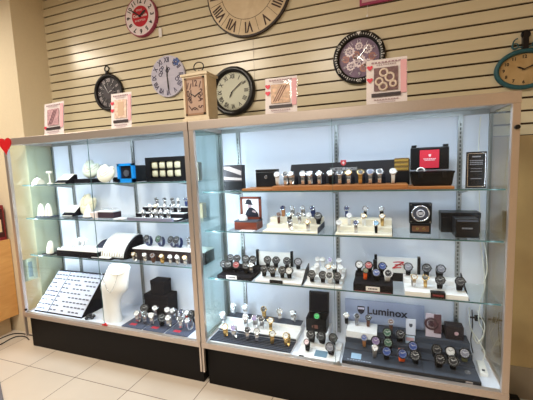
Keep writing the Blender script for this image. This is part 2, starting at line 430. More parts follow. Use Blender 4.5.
# very large clock
t = clock_root('large_wall_clock', 'very large beige clock with dark brown roman numerals, cropped by the top edge', 2.10, 2.860)
MB().disc((0, 0), .335, .335, -0.030, -0.002, 72).build('case', mat('clock_dark_brown', (50, 36, 34), 0.5), t)
MB().disc((0, 0), .324, .324, -0.034, -0.030, 72).build('dial', wood('clock_parchment', (214, 192, 158), (232, 214, 184), (6, 6, 6), 0.55), t)
MB().ring((0, -0.034, 0), (0, 1, 0), .212, .0018, 72, 6).build('inner_circle', brown_ink, t)
ticks(t, .212, .32, .0012, 12, -0.0345, brown_ink).name = 'numeral_dividers'
m = MB()
for h in range(12):
    a = PI / 2 - h * PI / 6 - PI / 12 * 0
    m.text(ROM[h], .108, .266 * math.cos(a), .266 * math.sin(a), -0.0355, rot=a - PI / 2, sx=.72, bold=True)
m.build('numerals', mat('numeral_brown', (70, 46, 40), 0.6), t)
# dividers sit between the numerals
for c in kids(t):
    if c.name.startswith('numeral_dividers'): c.rotation_euler = (0, PI / 12, 0)
hand(t, 20, .16, .008, -0.040, ink, 'hour_hand'); hand(t, 300, .24, .007, -0.043, ink, 'minute_hand')
MB().cyl((0.02, -0.006, -.335), (0, 0, -1), 0.001, 0.32, 5).build('hanging_cord', mat('cord_grey', (150, 140, 125), .7), t)

# black pocket watch style clock
t = clock_root('pocket_watch_clock', 'black metal clock shaped like a pocket watch, half behind a card', 0.712, 2.268)
bm = mat('black_metal', (26, 24, 28), 0.4, 0.3)
MB().ring((0, -0.022, 0), (0, 1, 0), .148, .016).build('rim', bm, t)
MB().disc((0, 0), .142, .142, -0.016, -0.002).build('dial', mat('dial_charcoal', (52, 48, 54), 0.5), t)
MB().disc((0, 0), .060, .060, -0.022, -0.016).build('centre_disc', mat('dial_grey', (70, 64, 72), 0.5), t)
numerals(t, 'roman', .106, .044, mat('numeral_silver', (176, 168, 172), 0.4, 0.2), -0.0175, sx=.8, bold=True)
MB().cyl((0, -0.02, .160), (0, 0, 1), .018, .028, 16, .014).build('crown', bm, t)
MB().ring((0, -0.02, .205), (0, 1, 0), .024, .006, 24).build('hanging_ring', bm, t)
hand(t, 70, .05, .005, -0.024, silver, 'hour_hand'); hand(t, 330, .085, .004, -0.026, silver, 'minute_hand')
ticks(t, .06, .08, .002, 12, -0.0225, silver)

# lavender clock
t = clock_root('round_clock', 'frameless pale lavender clock with roman numerals, left of the beige mantel clock', 1.352, 2.330)
MB().disc((0, 0), .166, .166, -0.024, -0.002).build('dial', wood('lavender_wood', (186, 184, 206), (206, 202, 220), (2, 2, 18), 0.55), t)
navy_ink = mat('navy_ink', (48, 46, 82), 0.5)
numerals(t, 'roman', .130, .056, navy_ink, -0.0255, sx=.75, bold=True)
m = MB()
for cx_, cz_ in ((-.06, .06), (.075, .09), (-.07, .02), (.09, -.03), (.0, .045)):
    m.ring((cx_, -0.0245, cz_), (0, 1, 0), .014, .003, 14, 5); m.ring((cx_ + .015, -0.0245, cz_ + .014), (0, 1, 0), .010, .003, 14, 5)
m.build('scroll_ornament', navy_ink, t)
m = MB()
for k in range(5): m.disc((.095 + .02 * math.cos(k * 2 * PI / 5), .105 + .02 * math.sin(k * 2 * PI / 5)), .012, .012, -0.0265, -0.025, 12)
m.build('painted_flower', mat('flower_blue', (70, 96, 160), 0.5), t)
hand(t, 2, .09, .006, -0.029, ink, 'hour_hand'); hand(t, 176, .125, .006, -0.031, ink, 'minute_hand')

# black rimmed clock
t = clock_root('round_clock', 'round clock with thick black rim, partly behind the beige mantel clock', 1.938, 2.145)
MB().loft([[(r * math.cos(2 * PI * i / 64), y, r * math.sin(2 * PI * i / 64)) for i in range(64)] for r, y in ((.186, -.002), (.186, -.028), (.178, -.040), (.160, -.042), (.146, -.030), (.143, -.016))], None, False).build('rim', mat('gloss_black', (20, 20, 24), 0.3), t)
MB().disc((0, 0), .150, .150, -0.016, -0.002).build('dial', mat('dial_greenish', (206, 208, 190), 0.5), t)
numerals(t, 'roman', .112, .046, ink, -0.0175, sx=.75, bold=True)
ticks(t, .134, .140, .001, 60, -0.0165, ink)
hand(t, 212, .055, .005, -0.021, ink, 'hour_hand'); hand(t, 53, .115, .004, -0.023, ink, 'minute_hand')

# gear clock
t = clock_root('gear_clock', 'round clock with black dive bezel and purple gearwork dial, behind a card', 2.889, 2.262)
MB().loft([[(r * math.cos(2 * PI * i / 64), y, r * math.sin(2 * PI * i / 64)) for i in range(64)] for r, y in ((.170, -.002), (.172, -.028), (.166, -.036), (.134, -.040), (.130, -.020))], None, False).build('bezel', mat('gloss_black', (20, 20, 24), 0.3), t)
MB().disc((0, 0), .136, .136, -0.018, -0.002).build('dial', mat('dial_mauve', (132, 108, 138), 0.45, noise=.3, nscale=30), t)
def gear(m, cx_, cz_, r, n, y):
    pts = []
    for k in range(n * 4):
        rr = r * (1.0 if k % 4 in (0, 1) else .84); a = 2 * PI * k / (n * 4); pts.append((rr * math.cos(a), rr * math.sin(a)))
    N = len(pts); inner = [(p[0] * .62, p[1] * .62) for p in pts]
    vs = [(cx_ + p[0], y, cz_ + p[1]) for p in pts] + [(cx_ + p[0], y, cz_ + p[1]) for p in inner]
    m.add(vs, [(i, i + N, (i + 1) % N + N, (i + 1) % N) for i in range(N)])
    for k in range(3):
        a = k * PI / 3; d = Vector((math.cos(a), math.sin(a)))
        e = Vector((-d.y, d.x)) * r * .06
        m.add([(cx_ + s0 * d.x * r * .62 + s1 * e.x, y, cz_ + s0 * d.y * r * .62 + s1 * e.y) for s0, s1 in ((-1, -1), (1, -1), (1, 1), (-1, 1))], [(0, 1, 2, 3)])
for nm, c_, L_ in (('gears', (214, 198, 204), [(.0, -.02, .045, 14), (-.06, .045, .034, 11), (.055, .05, .032, 11), (-.055, -.05, .03, 10), (.06, -.045, .034, 11), (0, .075, .026, 9)]), ('inner_gears', (168, 120, 110), [(-.02, .02, .028, 9), (.03, -.07, .028, 9), (.085, .0, .026, 9), (-.088, .0, .026, 9)])):
    for k, (a_, b2, r, n) in enumerate(L_):
        m = MB(); gear(m, a_, b2, r, n, -0.0195 - 0.001 * (k % 3)); m.build('gear', mat(nm, c_, .4, .3), t)
numerals(t, 'arab', .105, .032, mat('numeral_pale', (220, 214, 226), 0.5), -0.0225)
m = MB()
for k in range(12):
    a = PI / 2 - k * PI / 6
    if k == 0: m.prism([(-.014, .162), (0, .138), (.014, .162)], -0.042, -0.040)
    elif k % 2: m.text('I', .032, .151 * math.cos(a), .151 * math.sin(a), -0.0412, rot=a - PI / 2)
    else: m.text(str(60 - k * 5), .030, .151 * math.cos(a), .151 * math.sin(a), -0.0412, rot=a - PI / 2)
m.build('bezel_numbers', white_p, t)
ticks(t, .144, .156, .0012, 60, -0.0392, white_p, skip5=True)
hand(t, 128, .05, .0028, -0.026, silver, 'hour_hand'); hand(t, 40, .10, .0024, -0.028, silver, 'minute_hand')

# teal oval clock
t = clock_root('oval_clock', 'teal oval clock with scrolled hanging bracket at the right edge', 3.822, 2.066)
teal = mat('teal_paint', (38, 92, 104), 0.5, noise=.15, nscale=60)
N = 64; rings = []
for i in range(N):
    a = 2 * PI * i / N
    c0 = Vector((.142 * math.cos(a), 0, .106 * math.sin(a))); n_ = Vector((math.cos(a) / .142, 0, math.sin(a) / .106)).normalized()
    rings.append([c0 + n_ * u + Vector((0, y, 0)) for u, y in ((0.0, -.002), (.008, -.008), (.010, -.024), (.003, -.034), (-.008, -.036), (-.014, -.028), (-.016, -.016), (-.016, -.002))])
MB().loft(rings, None, False, True, True).build('rim', teal, t)
MB().disc((0, 0), .128, .092, -0.014, -0.002).build('dial', wood('dial_aged', (182, 148, 98), (206, 176, 128), (8, 8, 8), 0.6), t)
numerals(t, 'arab', .072, .026, ink, -0.0155, asp=1.4, rotate=False, bold=True)
ticks(t, .088, .092, .0008, 60, -0.0145, ink, asp=1.4)
hand(t, 296, .04, .005, -0.019, ink, 'hour_hand'); hand(t, 68, .085, .004, -0.021, ink, 'minute_hand')
m = MB()
for s in (-1, 1):
    m.tube([(s * (.012 + .05 * math.sin(u * 2.6)), -0.02, .112 + .055 * u + .012 * math.cos(u * 7)) for u in [k / 12 for k in range(13)]], .004, 6)
    m.ring((s * .05, -0.02, .134), (0, 1, 0), .016, .0035, 16, 5)
m.build('scroll_bracket', teal, t)
m = MB().box(-.014, .014, -.03, -.002, .112, .21); m.ring((0, -0.02, .195), (0, 1, 0), .02, .005, 16, 6); m.build('hanger', bm, t)

# small pink plaque on the top edge
t = thing('wall_plaque', 'pink framed plaque cropped by the top edge above the gear clock', 'wall plaque', (3.005, WY, 2.592))
MB().box(-.11, .11, -.02, -.001, 0, .3).build('frame', mat('plaque_magenta', (168, 60, 104), .5), t, bevel=.003)
MB().box(-.095, .095, -.022, -.0195, .015, .285).build('picture', mat('plaque_pink', (214, 170, 176), .5), t)
MB().tube([(-.06, -.012, 0), (-.062, -.012, -.06)], .0012, 5).box(-.068, -.056, -.013, -.011, -.075, -.06).build('price_tag', paper, t)

# ------------------------------------------------------------- on top of the cases
TOP = 1.868
glass_acr = glass('acrylic', (0.99, 0.99, 0.99), 0.25)
def sign_card(x, rz, wd, ht, label, art, hearts, bn=(52, 40, 46)):
    t = thing('sign_card', label, 'sign', (x, 0.045, TOP), rz, 'acrylic sign cards on the cases')
    tilt = 0.10
    def fl(v): return (v[0], v[1] + v[2] * tilt, v[2])
    def bb(x0, x1, y0, y1, z0, z1, mt, nm, par=t):
        m = MB().box(x0, x1, y0, y1, z0, z1); m.v = [fl(v) for v in m.v]; return m.build(nm, mt, par)
    bb(-wd / 2, wd / 2, -.002, .002, .002, ht, glass_acr, 'acrylic_holder')
    MB().box(-wd / 2, wd / 2, -.0, .07, 0, .003).build('holder_foot', glass_front, t)
    bb(-wd / 2 + .003, wd / 2 - .003, .0028, .0038, .006, ht - .003, mat('sign_paper', (244, 236, 238), .6), 'card')
    bb(wd * .33, wd / 2 - .006, .0012 - .0032, -.0026, ht * .22, ht * .92, mat('sign_pink', (234, 178, 188), .6), 'pink_border')
    a = bb(-wd * .30, wd * .27, -.0036, -.0028, ht * .30, ht * .80, mat('sign_photo_' + art[0], art[1], .6, noise=.35, nscale=60), 'photo')
    m = MB()
    if art[0] == 'gears':
        for gx, gz_, gr in ((-.17, -.05, .085), (.08, .03, .10), (-.08, -.16, .09), (.16, -.12, .07), (-.06, .14, .09)): m.ring((gx * wd, -.0045, ht * .55 + gz_ * ht), (0, 1, 0), gr * wd, .006 * wd / .2, 20, 5)
    elif art[0] == 'case':
        m.box(-.13 * wd, .14 * wd, -.005, -.0037, ht * .36, ht * .74)
    else:
        for k in range(3): m.prism([(wd * (-.24 + .07 * k), ht * .34), (wd * (-.21 + .07 * k), ht * .34), (wd * (.05 + .07 * k), ht * .76), (wd * (.02 + .07 * k), ht * .76)], -.0045, -.0037)
    m.v = [fl(v) for v in m.v]; m.build('photo_subject', mat('sign_detail_' + art[0], art[2], .5), t)
    bb(-wd * .36, wd * .34, -.0036, -.0026, ht * .17, ht * .25, mat('sign_banner', bn, .5), 'banner')
    m = MB()
    for k, (w0, zz, hh) in enumerate(((.36, .90, .030), (.24, .855, .014), (.30, .10, .020), (.22, .055, .012))):
        n = 9
        for j in range(n): m.box(-w0 * wd + j * 2 * w0 * wd / n, -w0 * wd + (j + .72) * 2 * w0 * wd / n, -.0034, -.0026, zz * ht, (zz + hh) * ht)
    m.v = [fl(v) for v in m.v]; m.build('fine_print', mat('sign_print', (170, 140, 152), .6), t)
    for hz in hearts:
        m = MB()
        pts = [(.016 * math.sin(a) ** 3, (.013 * math.cos(a) - .005 * math.cos(2 * a) - .002 * math.cos(3 * a))) for a in [-2 * PI * k / 20 for k in range(20)]]
        m.prism([(p[0] - wd * .40, p[1] + hz * ht) for p in reversed(pts)], -.0040, -.0030)
        m.v = [fl(v) for v in m.v]; m.build('heart', mat('heart_print', (222, 60, 84), .5), t)
    return t
sign_card(.548, -.12, .265, .262, 'white card in acrylic holder with dark bracelet photo, furthest left', ('bangle', (190, 150, 158), (80, 30, 50)), (.25,))
sign_card(1.235, .0, .195, .265, 'pink bordered card in acrylic holder in front of the black clock', ('case', (226, 198, 182), (206, 176, 150)), (.72, .52))
sign_card(2.462, .05, .205, .225, 'acrylic sign card with diagonal bracelet photo, right of the black rimmed clock', ('strap', (216, 184, 160), (110, 60, 60)), (.76, .58))
sign_card(3.062, .0, .215, .250, 'largest acrylic sign card, with watch movement photo, overlapping the gear clock', ('gears', (120, 92, 96), (222, 206, 192)), (.82, .55))

# mantel clock
t = thing('mantel_clock', 'tall beige wooden mantel clock with ring handle standing on the cases', 'clock', (1.888, 0.02, TOP))
mc = wood('aged_cream_wood', (208, 192, 164), (226, 212, 186), (8, 8, 8), .6)
MB().box(-.092, .092, 0, .13, .012, .295).build('case', mc, t, bevel=.004)
MB().box(-.102, .102, -.010, .14, 0, .022).build('foot', mc, t, bevel=.004)
MB().box(-.102, .102, -.010, .14, .290, .306).build('cornice', mc, t, bevel=.004)
MB().loft([[(-a_, y0, z), (a_, y0, z), (a_, y1, z), (-a_, y1, z)] for a_, y0, y1, z in ((.085, .005, .125, .306), (.05, .03, .10, .325), (.03, .045, .085, .332))], None, True, False).build('roof', mc, t)
m = MB()
for a_, b2, c_, d_ in ((-.074, -.060, .04, .28), (.060, .074, .04, .28), (-.074, .074, .04, .052), (-.074, .074, .268, .28)): m.box(a_, b2, -.006, 0, c_, d_)
m.build('inner_frame', mat('frame_brown', (150, 116, 88), .6), t)
MB().box(-.060, .060, -.0015, .0, .052, .268).build('dial', mat('dial_tan', (176, 146, 128), .55, noise=.08), t)
m = MB()
for h in range(12):
    a = PI / 2 - h * PI / 6; s = 1 / max(abs(math.cos(a)) / .040, abs(math.sin(a)) / .080)
    m.text(str(h if h else 12), .058, s * math.cos(a), .16 + s * math.sin(a), -.0022, sx=.75, bold=True, rot=(a - PI / 2) * .6)
m.build('numerals', mat('numeral_umber', (78, 50, 44), .6), t)
for a_, l_, nm in ((300, .045, 'hour_hand'), (62, .05, 'minute_hand')):
    h_ = hand(t, a_, l_, .0035, -.004, ink, nm); h_.location = (0, 0, .16)
MB().ring((0, .065, .362), (0, 1, 0), .030, .0035, 28, 8, sx=1.25).build('ring_handle', bm, t)
MB().cyl((0, .065, .330), (0, 0, 1), .008, .010, 12).build('handle_boss', bm, t)

# red heart
pts = [(.072 * math.sin(a) ** 3, .062 * math.cos(a) - .026 * math.cos(2 * a) - .010 * math.cos(3 * a) - .004 * math.cos(4 * a)) for a in [-2 * PI * k / 40 for k in range(40)]]
tag(MB().prism(list(reversed(pts)), -.012, -.0045).build('heart_ornament', red, None, (.045, -.001, 1.815), bevel=.002), 'red heart cut-out stuck on the top left corner of the cases', 'heart ornament')

# corner of a grey mat at the lower left edge of the picture
m = MB(); pts_ = [(.20, -.355), (-.45, -.90), (.25, -1.30), (.56, -.54)]
m.add([(p[0], p[1], z_) for z_ in (0.0005, .009) for p in pts_], [(3, 2, 1, 0), (4, 5, 6, 7), (0, 1, 5, 4), (1, 2, 6, 5), (2, 3, 7, 6), (3, 0, 4, 7)])
tag(m.build('floor_mat', mat('mat_grey', (108, 106, 112), .9, noise=.1, nscale=200, bump=.3)), 'corner of a grey floor mat in the bottom left corner of the picture', 'mat')

# ============================================================= things in the left case
def loftz(prof, n=28, x=0, y=0, lean=0, mb=None, mt=None):
    # prof: (z, half width, half depth, y offset)
    m = mb or MB()
    m.loft([[(x + w_ * math.cos(2 * PI * i / n), y + oy + d_ * math.sin(2 * PI * i / n), z) for i in range(n)] for z, w_, d_, oy in prof], mt)
    return m
S1, S2, S3, DK = 1.470, 1.172, 0.838, 0.325
def neck_bust(name, label, x, y, z, h, wd, tilt=0.0, lean=0.45, col=None, rz=0.0, chain=gold, n_chain=2, group=None):
    # padded necklace form: rounded shield with a neck notch, leaning back on a strut
    t = thing(name, label, 'necklace stand', (x, y, z), rz, group)
    out = []
    for k in range(40):
        a = -PI / 2 + 2 * PI * k / 40
        px, pz = math.cos(a), math.sin(a)
        wv = .5 * wd * (1.0 - .10 * max(0, -pz)) * math.copysign(abs(px) ** .85, px)
        zv = h * (.5 + .5 * pz)
        if pz > .5: zv -= h * .15 * max(0, 1 - (abs(wv) / (.20 * wd)) ** 2)
        out.append((wv, zv))
    cz = h * .45; dp = .16 * wd
    ct, st = math.cos(tilt), math.sin(tilt)
    M = Matrix.Rotation(tilt, 4, 'Y') @ Matrix.Rotation(-lean, 4, 'X')
    m = MB(); m.loft([[M @ Vector((p[0] * s_, yy * dp, cz + (p[1] - cz) * s_)) for p in out] for s_, yy in ((.55, -1.15), (.80, -.85), (.95, -.45), (1.0, 0), (.96, .35), (.8, .4))])
    lo = min(v[2] for v in m.v); m.v = [(v[0], v[1], v[2] - lo + .001) for v in m.v]
    m.build('pad', col or cream_l, t)
    MB().tube([M @ Vector((0, .35 * dp, h * .55)) + Vector((0, 0, -lo)), Vector((.0, dp + .35 * h * lean + .03, .004))], .006, 8).build('strut', black_v, t)
    for j in range(n_chain):
        pts = []
        for k in range(17):
            u = -1 + 2 * k / 16; s_ = 1 - .28 * j
            xx = u * wd * .40 * s_ ; zz = h * (.86 - (.62 * s_) * (1 - abs(u) ** 1.8))
            e = min(1, math.hypot(xx / (.5 * wd), (zz - cz) / (.55 * h)))
            pts.append(M @ Vector((xx, -dp * (1.22 - .55 * e * e) - .002, zz)) + Vector((0, 0, -lo + .001)))
        c2 = MB().tube(pts, .0016, 5)
        tag(c2.build('necklace', chain, None, (x, y, z)), ('longer' if j == 0 else 'shorter') + ' fine necklace on the ' + label.split(',')[0], 'necklace').rotation_euler = (0, 0, rz)
    return t
def ring_stand(x, y, z, s, label, stone=True, rz=0):
    t = thing('ring_stand', label, 'ring stand', (x, y, z), rz)
    MB().prismx([(-.04 * s, 0), (.04 * s, 0), (.035 * s, .03 * s), (.0, .055 * s), (-.03 * s, .025 * s)], -.035 * s, .035 * s).build('padded_block', cream_l, t, bevel=.004)
    r_ = MB().ring((0, -.005 * s, .052 * s), (0.3, 1, 0), .018 * s, .0028 * s, 20, 6); o = r_.build('ring', silver, None, (x, y, z)); tag(o, 'ring with dark stone on the ' + label, 'ring'); o.rotation_euler = (0, 0, rz)
    MB().cyl((0, -.005 * s, .068 * s), (0, 0, 1), .008 * s, .008 * s, 10, .005 * s).build('stone', black_p if stone else silver, o)
    return t
# top shelf
ring_stand(.105, .19, S1, 1.0, 'low cream ring stand, left end of top shelf')
t = thing('t_bar_stand', 'small cream T-bar ring stand on the top shelf', 'ring stand', (.245, .20, S1))
loftz([(0, .022, .022, 0), (.008, .022, .022, 0), (.014, .006, .006, 0), (.09, .006, .006, 0), (.10, .012, .010, 0)]).build('stem', cream_l, t)
MB().cyl((-.03, 0, .104), (1, 0, 0), .010, .06, 14).build('cross_bar', cream_l, t)
def wedge(x, y, z, w_, d_, h, label, side=black_v, name='bracelet_ramp', rz=0):
    t = thing(name, label, 'bracelet stand', (x, y, z), rz)
    pr = [(-d_ / 2, 0), (d_ / 2, 0), (d_ / 2, h), (d_ * .30, h * 1.02), (-d_ / 2, .012)]
    MB().prismx(pr, -w_ / 2, w_ / 2).build('wedge_body', side, t, bevel=.002)
    pr2 = [(-d_ / 2 - .003, .006), (-d_ / 2 + .002, .002), (d_ * .30, h * 1.02 - .002), (d_ / 2, h), (d_ / 2, h + .005), (d_ * .28, h * 1.02 + .006)]
    MB().prismx(pr2, -w_ / 2 + .003, w_ / 2 - .003).build('pad', cream_l, t)
    return t
wedge(.43, .21, S1, .13, .12, .075, 'cream bracelet ramp with dark side on the top shelf')
wedge(.36, .30, S2, .13, .12, .085, 'cream bracelet ramp with black side, middle shelf beside tall neck stand')
t = thing('pillow_base', 'flat black padded base lying under the tilted cream necklace bust', 'display base', (.60, .30, S1))
MB().box(-.11, .11, -.07, .07, 0, .035).build('base_block', black_v, t, bevel=.008)
neck_bust('necklace_stand', 'tilted pale green-cream necklace bust, standing on the black pillow base', .555, .31, S1 + .036, .165, .175, tilt=.42, lean=.35, col=mat('pale_green_cream', (226, 232, 214), .6))
neck_bust('necklace_stand', 'round cream necklace bust, right beside the tilted one on the top shelf', .855, .19, S1, .160, .170, tilt=.28, lean=.4)
t = thing('necklace_box', 'small black velvet box behind the round cream bust', 'box', (.92, .33, S1))
MB().box(-.05, .05, -.04, .04, 0, .04).box(-.05, .05, .03, .04, .04, .06).build('box_body', black_v, t, bevel=.004)
# blue box
t = thing('watch_winder', 'small box with bright blue frame and black body on the top shelf', 'box', (1.145, .17, S1))
blue = mat('bright_blue', (10, 132, 214), .4)
MB().box(-.066, .072, .0, .20, .002, .132).build('box_body', black_p, t, bevel=.004)
m = MB()
for a_, b2, c_, d_ in ((-.080, -.058, 0, .148), (.058, .080, 0, .148), (-.080, .080, 0, .030), (-.080, .080, .130, .148)): m.box(a_, b2, -.024, .0, c_, d_)
m.build('front_frame', blue, t)
MB().box(-.058, .058, -.006, -.0005, .030, .130).build('window', mat('smoked_window', (34, 36, 44), .08), t)
MB().cyl((0, -.0075, .072), (0, -1, 0), .026, .008, 20).build('winder_cup', dark_grey, t)
# watch collector's box
t = thing('watch_box', 'black watch box with eight cream pillows behind a window, top shelf', 'watch box', (1.50, .19, S1))
m = MB()
for a_, b2, c_, d_ in ((-.195, -.150, 0, .185), (.125, .170, 0, .185), (-.150, .125, 0, .030), (-.150, .125, .155, .185)): m.box(a_, b2, 0, .03, c_, d_)
m.box(-.195, .170, .03, .10, 0, .185); m.build('box_body', black_p, t)
m = MB()
for k in range(1, 4): m.box(-.150 + k * .0687 - .003, -.150 + k * .0687 + .003, .004, .03, .030, .155)
m.box(-.150, .125, .004, .03, .0895, .0955); m.build('divider', black_p, t)
for r in range(2):
    for k in range(4):
        x_ = -.150 + (k + .5) * .0687; z_ = .030 + (r + .5) * .0625
        m = MB(); m.loft([[(x_ + .031 * (abs(math.cos(a)) ** .5) * (1 if math.cos(a) > 0 else -1) * s, y, z_ + .029 * (abs(math.sin(a)) ** .5) * (1 if math.sin(a) > 0 else -1) * s) for a in [2 * PI * i / 20 for i in range(20)]] for y, s in ((.029, 1), (.016, 1), (.009, .75), (.007, .3))])
        m.build('pillow', mat('pillow_beige', (186, 182, 156), .7), t)
t = thing('watch_pillow', 'single cream watch cushion beside the pillow box, behind the post', 'cushion', (1.74, .20, S1 + .0))
MB().box(-.05, .045, -.03, .03, .0, .135).build('cushion_body', mat('cushion_beige', (206, 180, 160), .6), t, bevel=.008)

# middle shelf
t = thing('earring_stand', 'pair of cream earring arches on a dark foot, left end of middle shelf', 'earring stand', (.165, .20, S2))
MB().box(-.09, .09, -.045, .045, 0, .012).build('foot', dark_grey, t, bevel=.002)
for s in (-.038, .035):
    m = MB(); m.tube([(s + .022 * math.cos(a), -.015 + s * .2, .012 + .10 * math.sin(a)) for a in [PI * (k / 14) for k in range(15)]], [.018 - .006 * math.sin(PI * k / 14) for k in range(15)], 8); m.build('arch', cream_l, t)
neck_bust('necklace_stand', 'tall tilted cream necklace bust, on the middle shelf with gold chain', .425, .345, S2, .20, .17, tilt=.5, lean=.25, chain=gold, col=mat('pale_cream', (240, 232, 204), .6))
t = thing('ring_cone', 'white cone shaped stand on a dark foot, middle shelf', 'ring stand', (.655, .20, S2))
MB().box(-.075, .06, -.04, .04, 0, .010).build('foot', dark_grey, t, bevel=.002)
loftz([(.010, .048, .035, 0), (.05, .034, .026, .004), (.085, .018, .016, .010), (.108, .010, .009, .012), (.115, .004, .004, .012)]).build('cone', cream_l, t)
t = thing('ring_box', 'plum coloured box with white ring pad on the middle shelf', 'box', (.845, .25, S2))
MB().box(-.085, .085, -.045, .045, 0, .048).build('box_body', mat('dark_plum', (56, 34, 44), .6), t, bevel=.003)
MB().box(-.080, .080, -.042, .042, .048, .062).build('ring_pad', white_l, t, bevel=.004)
for k in range(4):
    for r in range(2):
        o = MB().ring((0, 0, .0), (1, .2, 0), .011, .0022, 16, 6).build('ring', silver, None, (.785 + k * .038, .235 + r * .03, S2 + .073)); tag(o, 'silver ring standing in the white pad of the plum box', 'ring', 'rings in the plum box')
o = MB().box(-.038, .038, -.04, .04, 0, .05).build('jewellery_box', mat('pink_beige', (226, 206, 200), .6), None, (.72, .23, S2), bevel=.004); tag(o, 'small pinkish white box left of the plum box', 'box')
o = MB().box(-.05, .05, -.03, .03, 0, .006).build('blank_card', paper, None, (1.02, .19, S2)); tag(o, 'flat white card lying on the middle shelf before the watch tray', 'card')

# lower shelf
t = thing('ring_stand', 'single cream finger shaped stand on a black foot, left of the long box', 'ring stand', (.205, .16, S3))
MB().box(-.055, .055, -.04, .04, 0, .010).build('foot', black_p, t, bevel=.002)
loftz([(.010, .036, .024, 0), (.05, .036, .022, .004), (.09, .032, .018, .010), (.112, .020, .012, .012), (.118, .008, .006, .012)]).build('pad', cream_l, t)
t = thing('ring_tray', 'long black tray of white ring rolls on the lower shelf', 'ring tray', (.565, .20, S3))
MB().box(-.235, .235, -.075, .075, 0, .052).build('tray_body', black_v, t, bevel=.003)
m = MB()
for k in range(4): m.cyl((-.230, -.055 + k * .037, .054), (1, 0, 0), .015, .46, 12)
m.build('ring_roll', white_l, t)
for k in range(9):
    o = MB().ring((0, 0, 0), (1, .1, 0), .012, .0022, 14, 6).build('ring', silver, None, (.36 + k * .022, .165 + (k % 3) * .037, S3 + .070)); tag(o, 'silver ring in the white rolls of the long black tray', 'ring', 'rings in the long tray')
for k, (xx, yy, hh, lab) in enumerate(((.415, .27, .075, 'small white earring block at the back of the long black tray'), (.47, .255, .085, 'leaning white bangle arch, left one of the two in the long tray'), (.535, .255, .085, 'leaning white bangle arch, right one of the two in the long tray'))):
    t = thing('bangle_arch' if k else 'earring_block', lab, 'jewellery stand', (xx, yy, S3 + .0535))
    if k:
        MB().tube([(-.03 + .025 + .03 * (1 - math.cos(a)) - .03, 0, .9 * hh * math.sin(a)) for a in [PI * q_ / 12 * .75 for q_ in range(13)]], [.014] * 13, 8).build('arch', white_l, t)
    else: MB().box(-.03, .03, -.02, .02, 0, .06).build('block', white_l, t, bevel=.006)
t = thing('bracelet_ramp', 'curved black and navy bracelet ramp with white edges, right of the long tray', 'bracelet stand', (.735, .25, S3 + .0))
prof = [(-.10, .0)] + [(-.10 + .19 * u, .105 * math.sin(u * PI / 2) ** 1.0 + .012) for u in [k / 8 for k in range(9)]] + [(.095, .0)]
MB().prismx(prof, -.055, .055).build('curved_body', mat('navy_velvet', (26, 30, 52), .7), t, bevel=.002)
for s in (-.057, .053): MB().prismx([(p[0], p[1] + .001) for p in prof[1:-1]] + [(p[0], p[1] + .008) for p in reversed(prof[1:-1])], s, s + .006).build('white_edge', white_l, t)
t = thing('flat_tray', 'low dark tray with white pad in front of the curved ramps', 'tray', (.835, .145, S3))
MB().box(-.13, .12, -.028, .03, 0, .010).build('tray_body', black_v, t, bevel=.002)
MB().box(-.10, .09, -.022, .022, .010, .016).build('pad', white_l, t, bevel=.002)
t = thing('bracelet_ramp', 'large white curved bracelet ramp with black end, lower shelf', 'bracelet stand', (.945, .275, S3), .0)
prof = [(-.12, .0)] + [(-.12 + .20 * (1 - math.cos(u * PI / 2)) ** .8, .015 + .155 * math.sin(u * PI / 2)) for u in [k / 10 for k in range(11)]] + [(.095, .165), (.105, .12), (.105, 0)]
MB().prismx(prof, -.13, .125).build('curved_body', black_v, t, bevel=.002)
MB().prismx([(p[0] - .002, p[1] + .001) for p in prof[1:12]] + [(p[0] - .006, p[1] + .010) for p in reversed(prof[1:12])], -.13, .105).build('pad', white_l, t)
for k in range(9):
    xx = -.115 + k * .026
    o = MB().tube([(0, p[0] - .008, p[1] + .010) for p in prof[1:12]], .0022, 5).build('bracelet', silver if k % 3 else gold, None, (.945 + xx, .275, S3)); tag(o, 'fine chain bracelet hanging on the large white curved ramp', 'bracelet', 'chain bracelets on the white ramp')

# floor of the case
# earring board : leaning wedge
by0, by1, bz0, bz1 = .065, .36, DK, .620
t = thing('earring_board', 'large white leaning board covered in rows of small earrings', 'earring board', (.05, 0, 0))
MB().prismx([(by0, bz0), (by1, bz0), (by1, bz1), (by1 - .012, bz1)], 0, .575).build('easel_body', black_v, t)
ln = math.hypot(by1 - .012 - by0, bz1 - bz0); dy, dz = (by1 - .012 - by0) / ln, (bz1 - bz0) / ln; ny, nz = -dz, dy
def on_board(u, v, off):  # u along x, v up the slope
    return (u, by0 + dy * v + ny * off, bz0 + dz * v + nz * off)
def panel(u0, u1, nm):
    m = MB(); a0, a1 = .012, ln - .010
    q_ = [on_board(u, v, o_) for o_ in (.001, .006) for u, v in ((u0, a0), (u1, a0), (u1, a1), (u0, a1))]
    m.add(q_, [(3, 2, 1, 0), (4, 5, 6, 7), (0, 1, 5, 4), (1, 2, 6, 5), (2, 3, 7, 6), (3, 0, 4, 7)]); return m.build(nm, mat('board_white', (206, 210, 226), .5), t)
panel(.006, .160, 'white_panel'); panel(.172, .569, 'white_panel')
em = MB()
for s in (-.007, .007): em.box(s - .0045, s + .0045, -.003, .003, -.005, .005)
stud = em.build('stud_earrings', mat('stud_grey', (84, 88, 104), .35, .5)); eme = stud.data
first = True; n_ = 0
for r in range(10):
    for k in range(13):
        if n_ >= 120: break
        if k < 4: u = .03 + k * .036
        else: u = .195 + (k - 4) * .0435
        if random.random() < .14: continue
        p = on_board(u + random.uniform(-.003, .003), .035 + r * .0405, .0095)
        o = stud if first else stud.copy()
        if not first: COL.objects.link(o)
        first = False; n_ += 1
        o.location = (p[0] + .05, p[1], p[2]); o.rotation_euler = (-math.atan2(dy, dz), 0, 0)
        tag(o, 'tiny pair of stud earrings on the large white board', 'earrings', 'stud earrings on the white board')
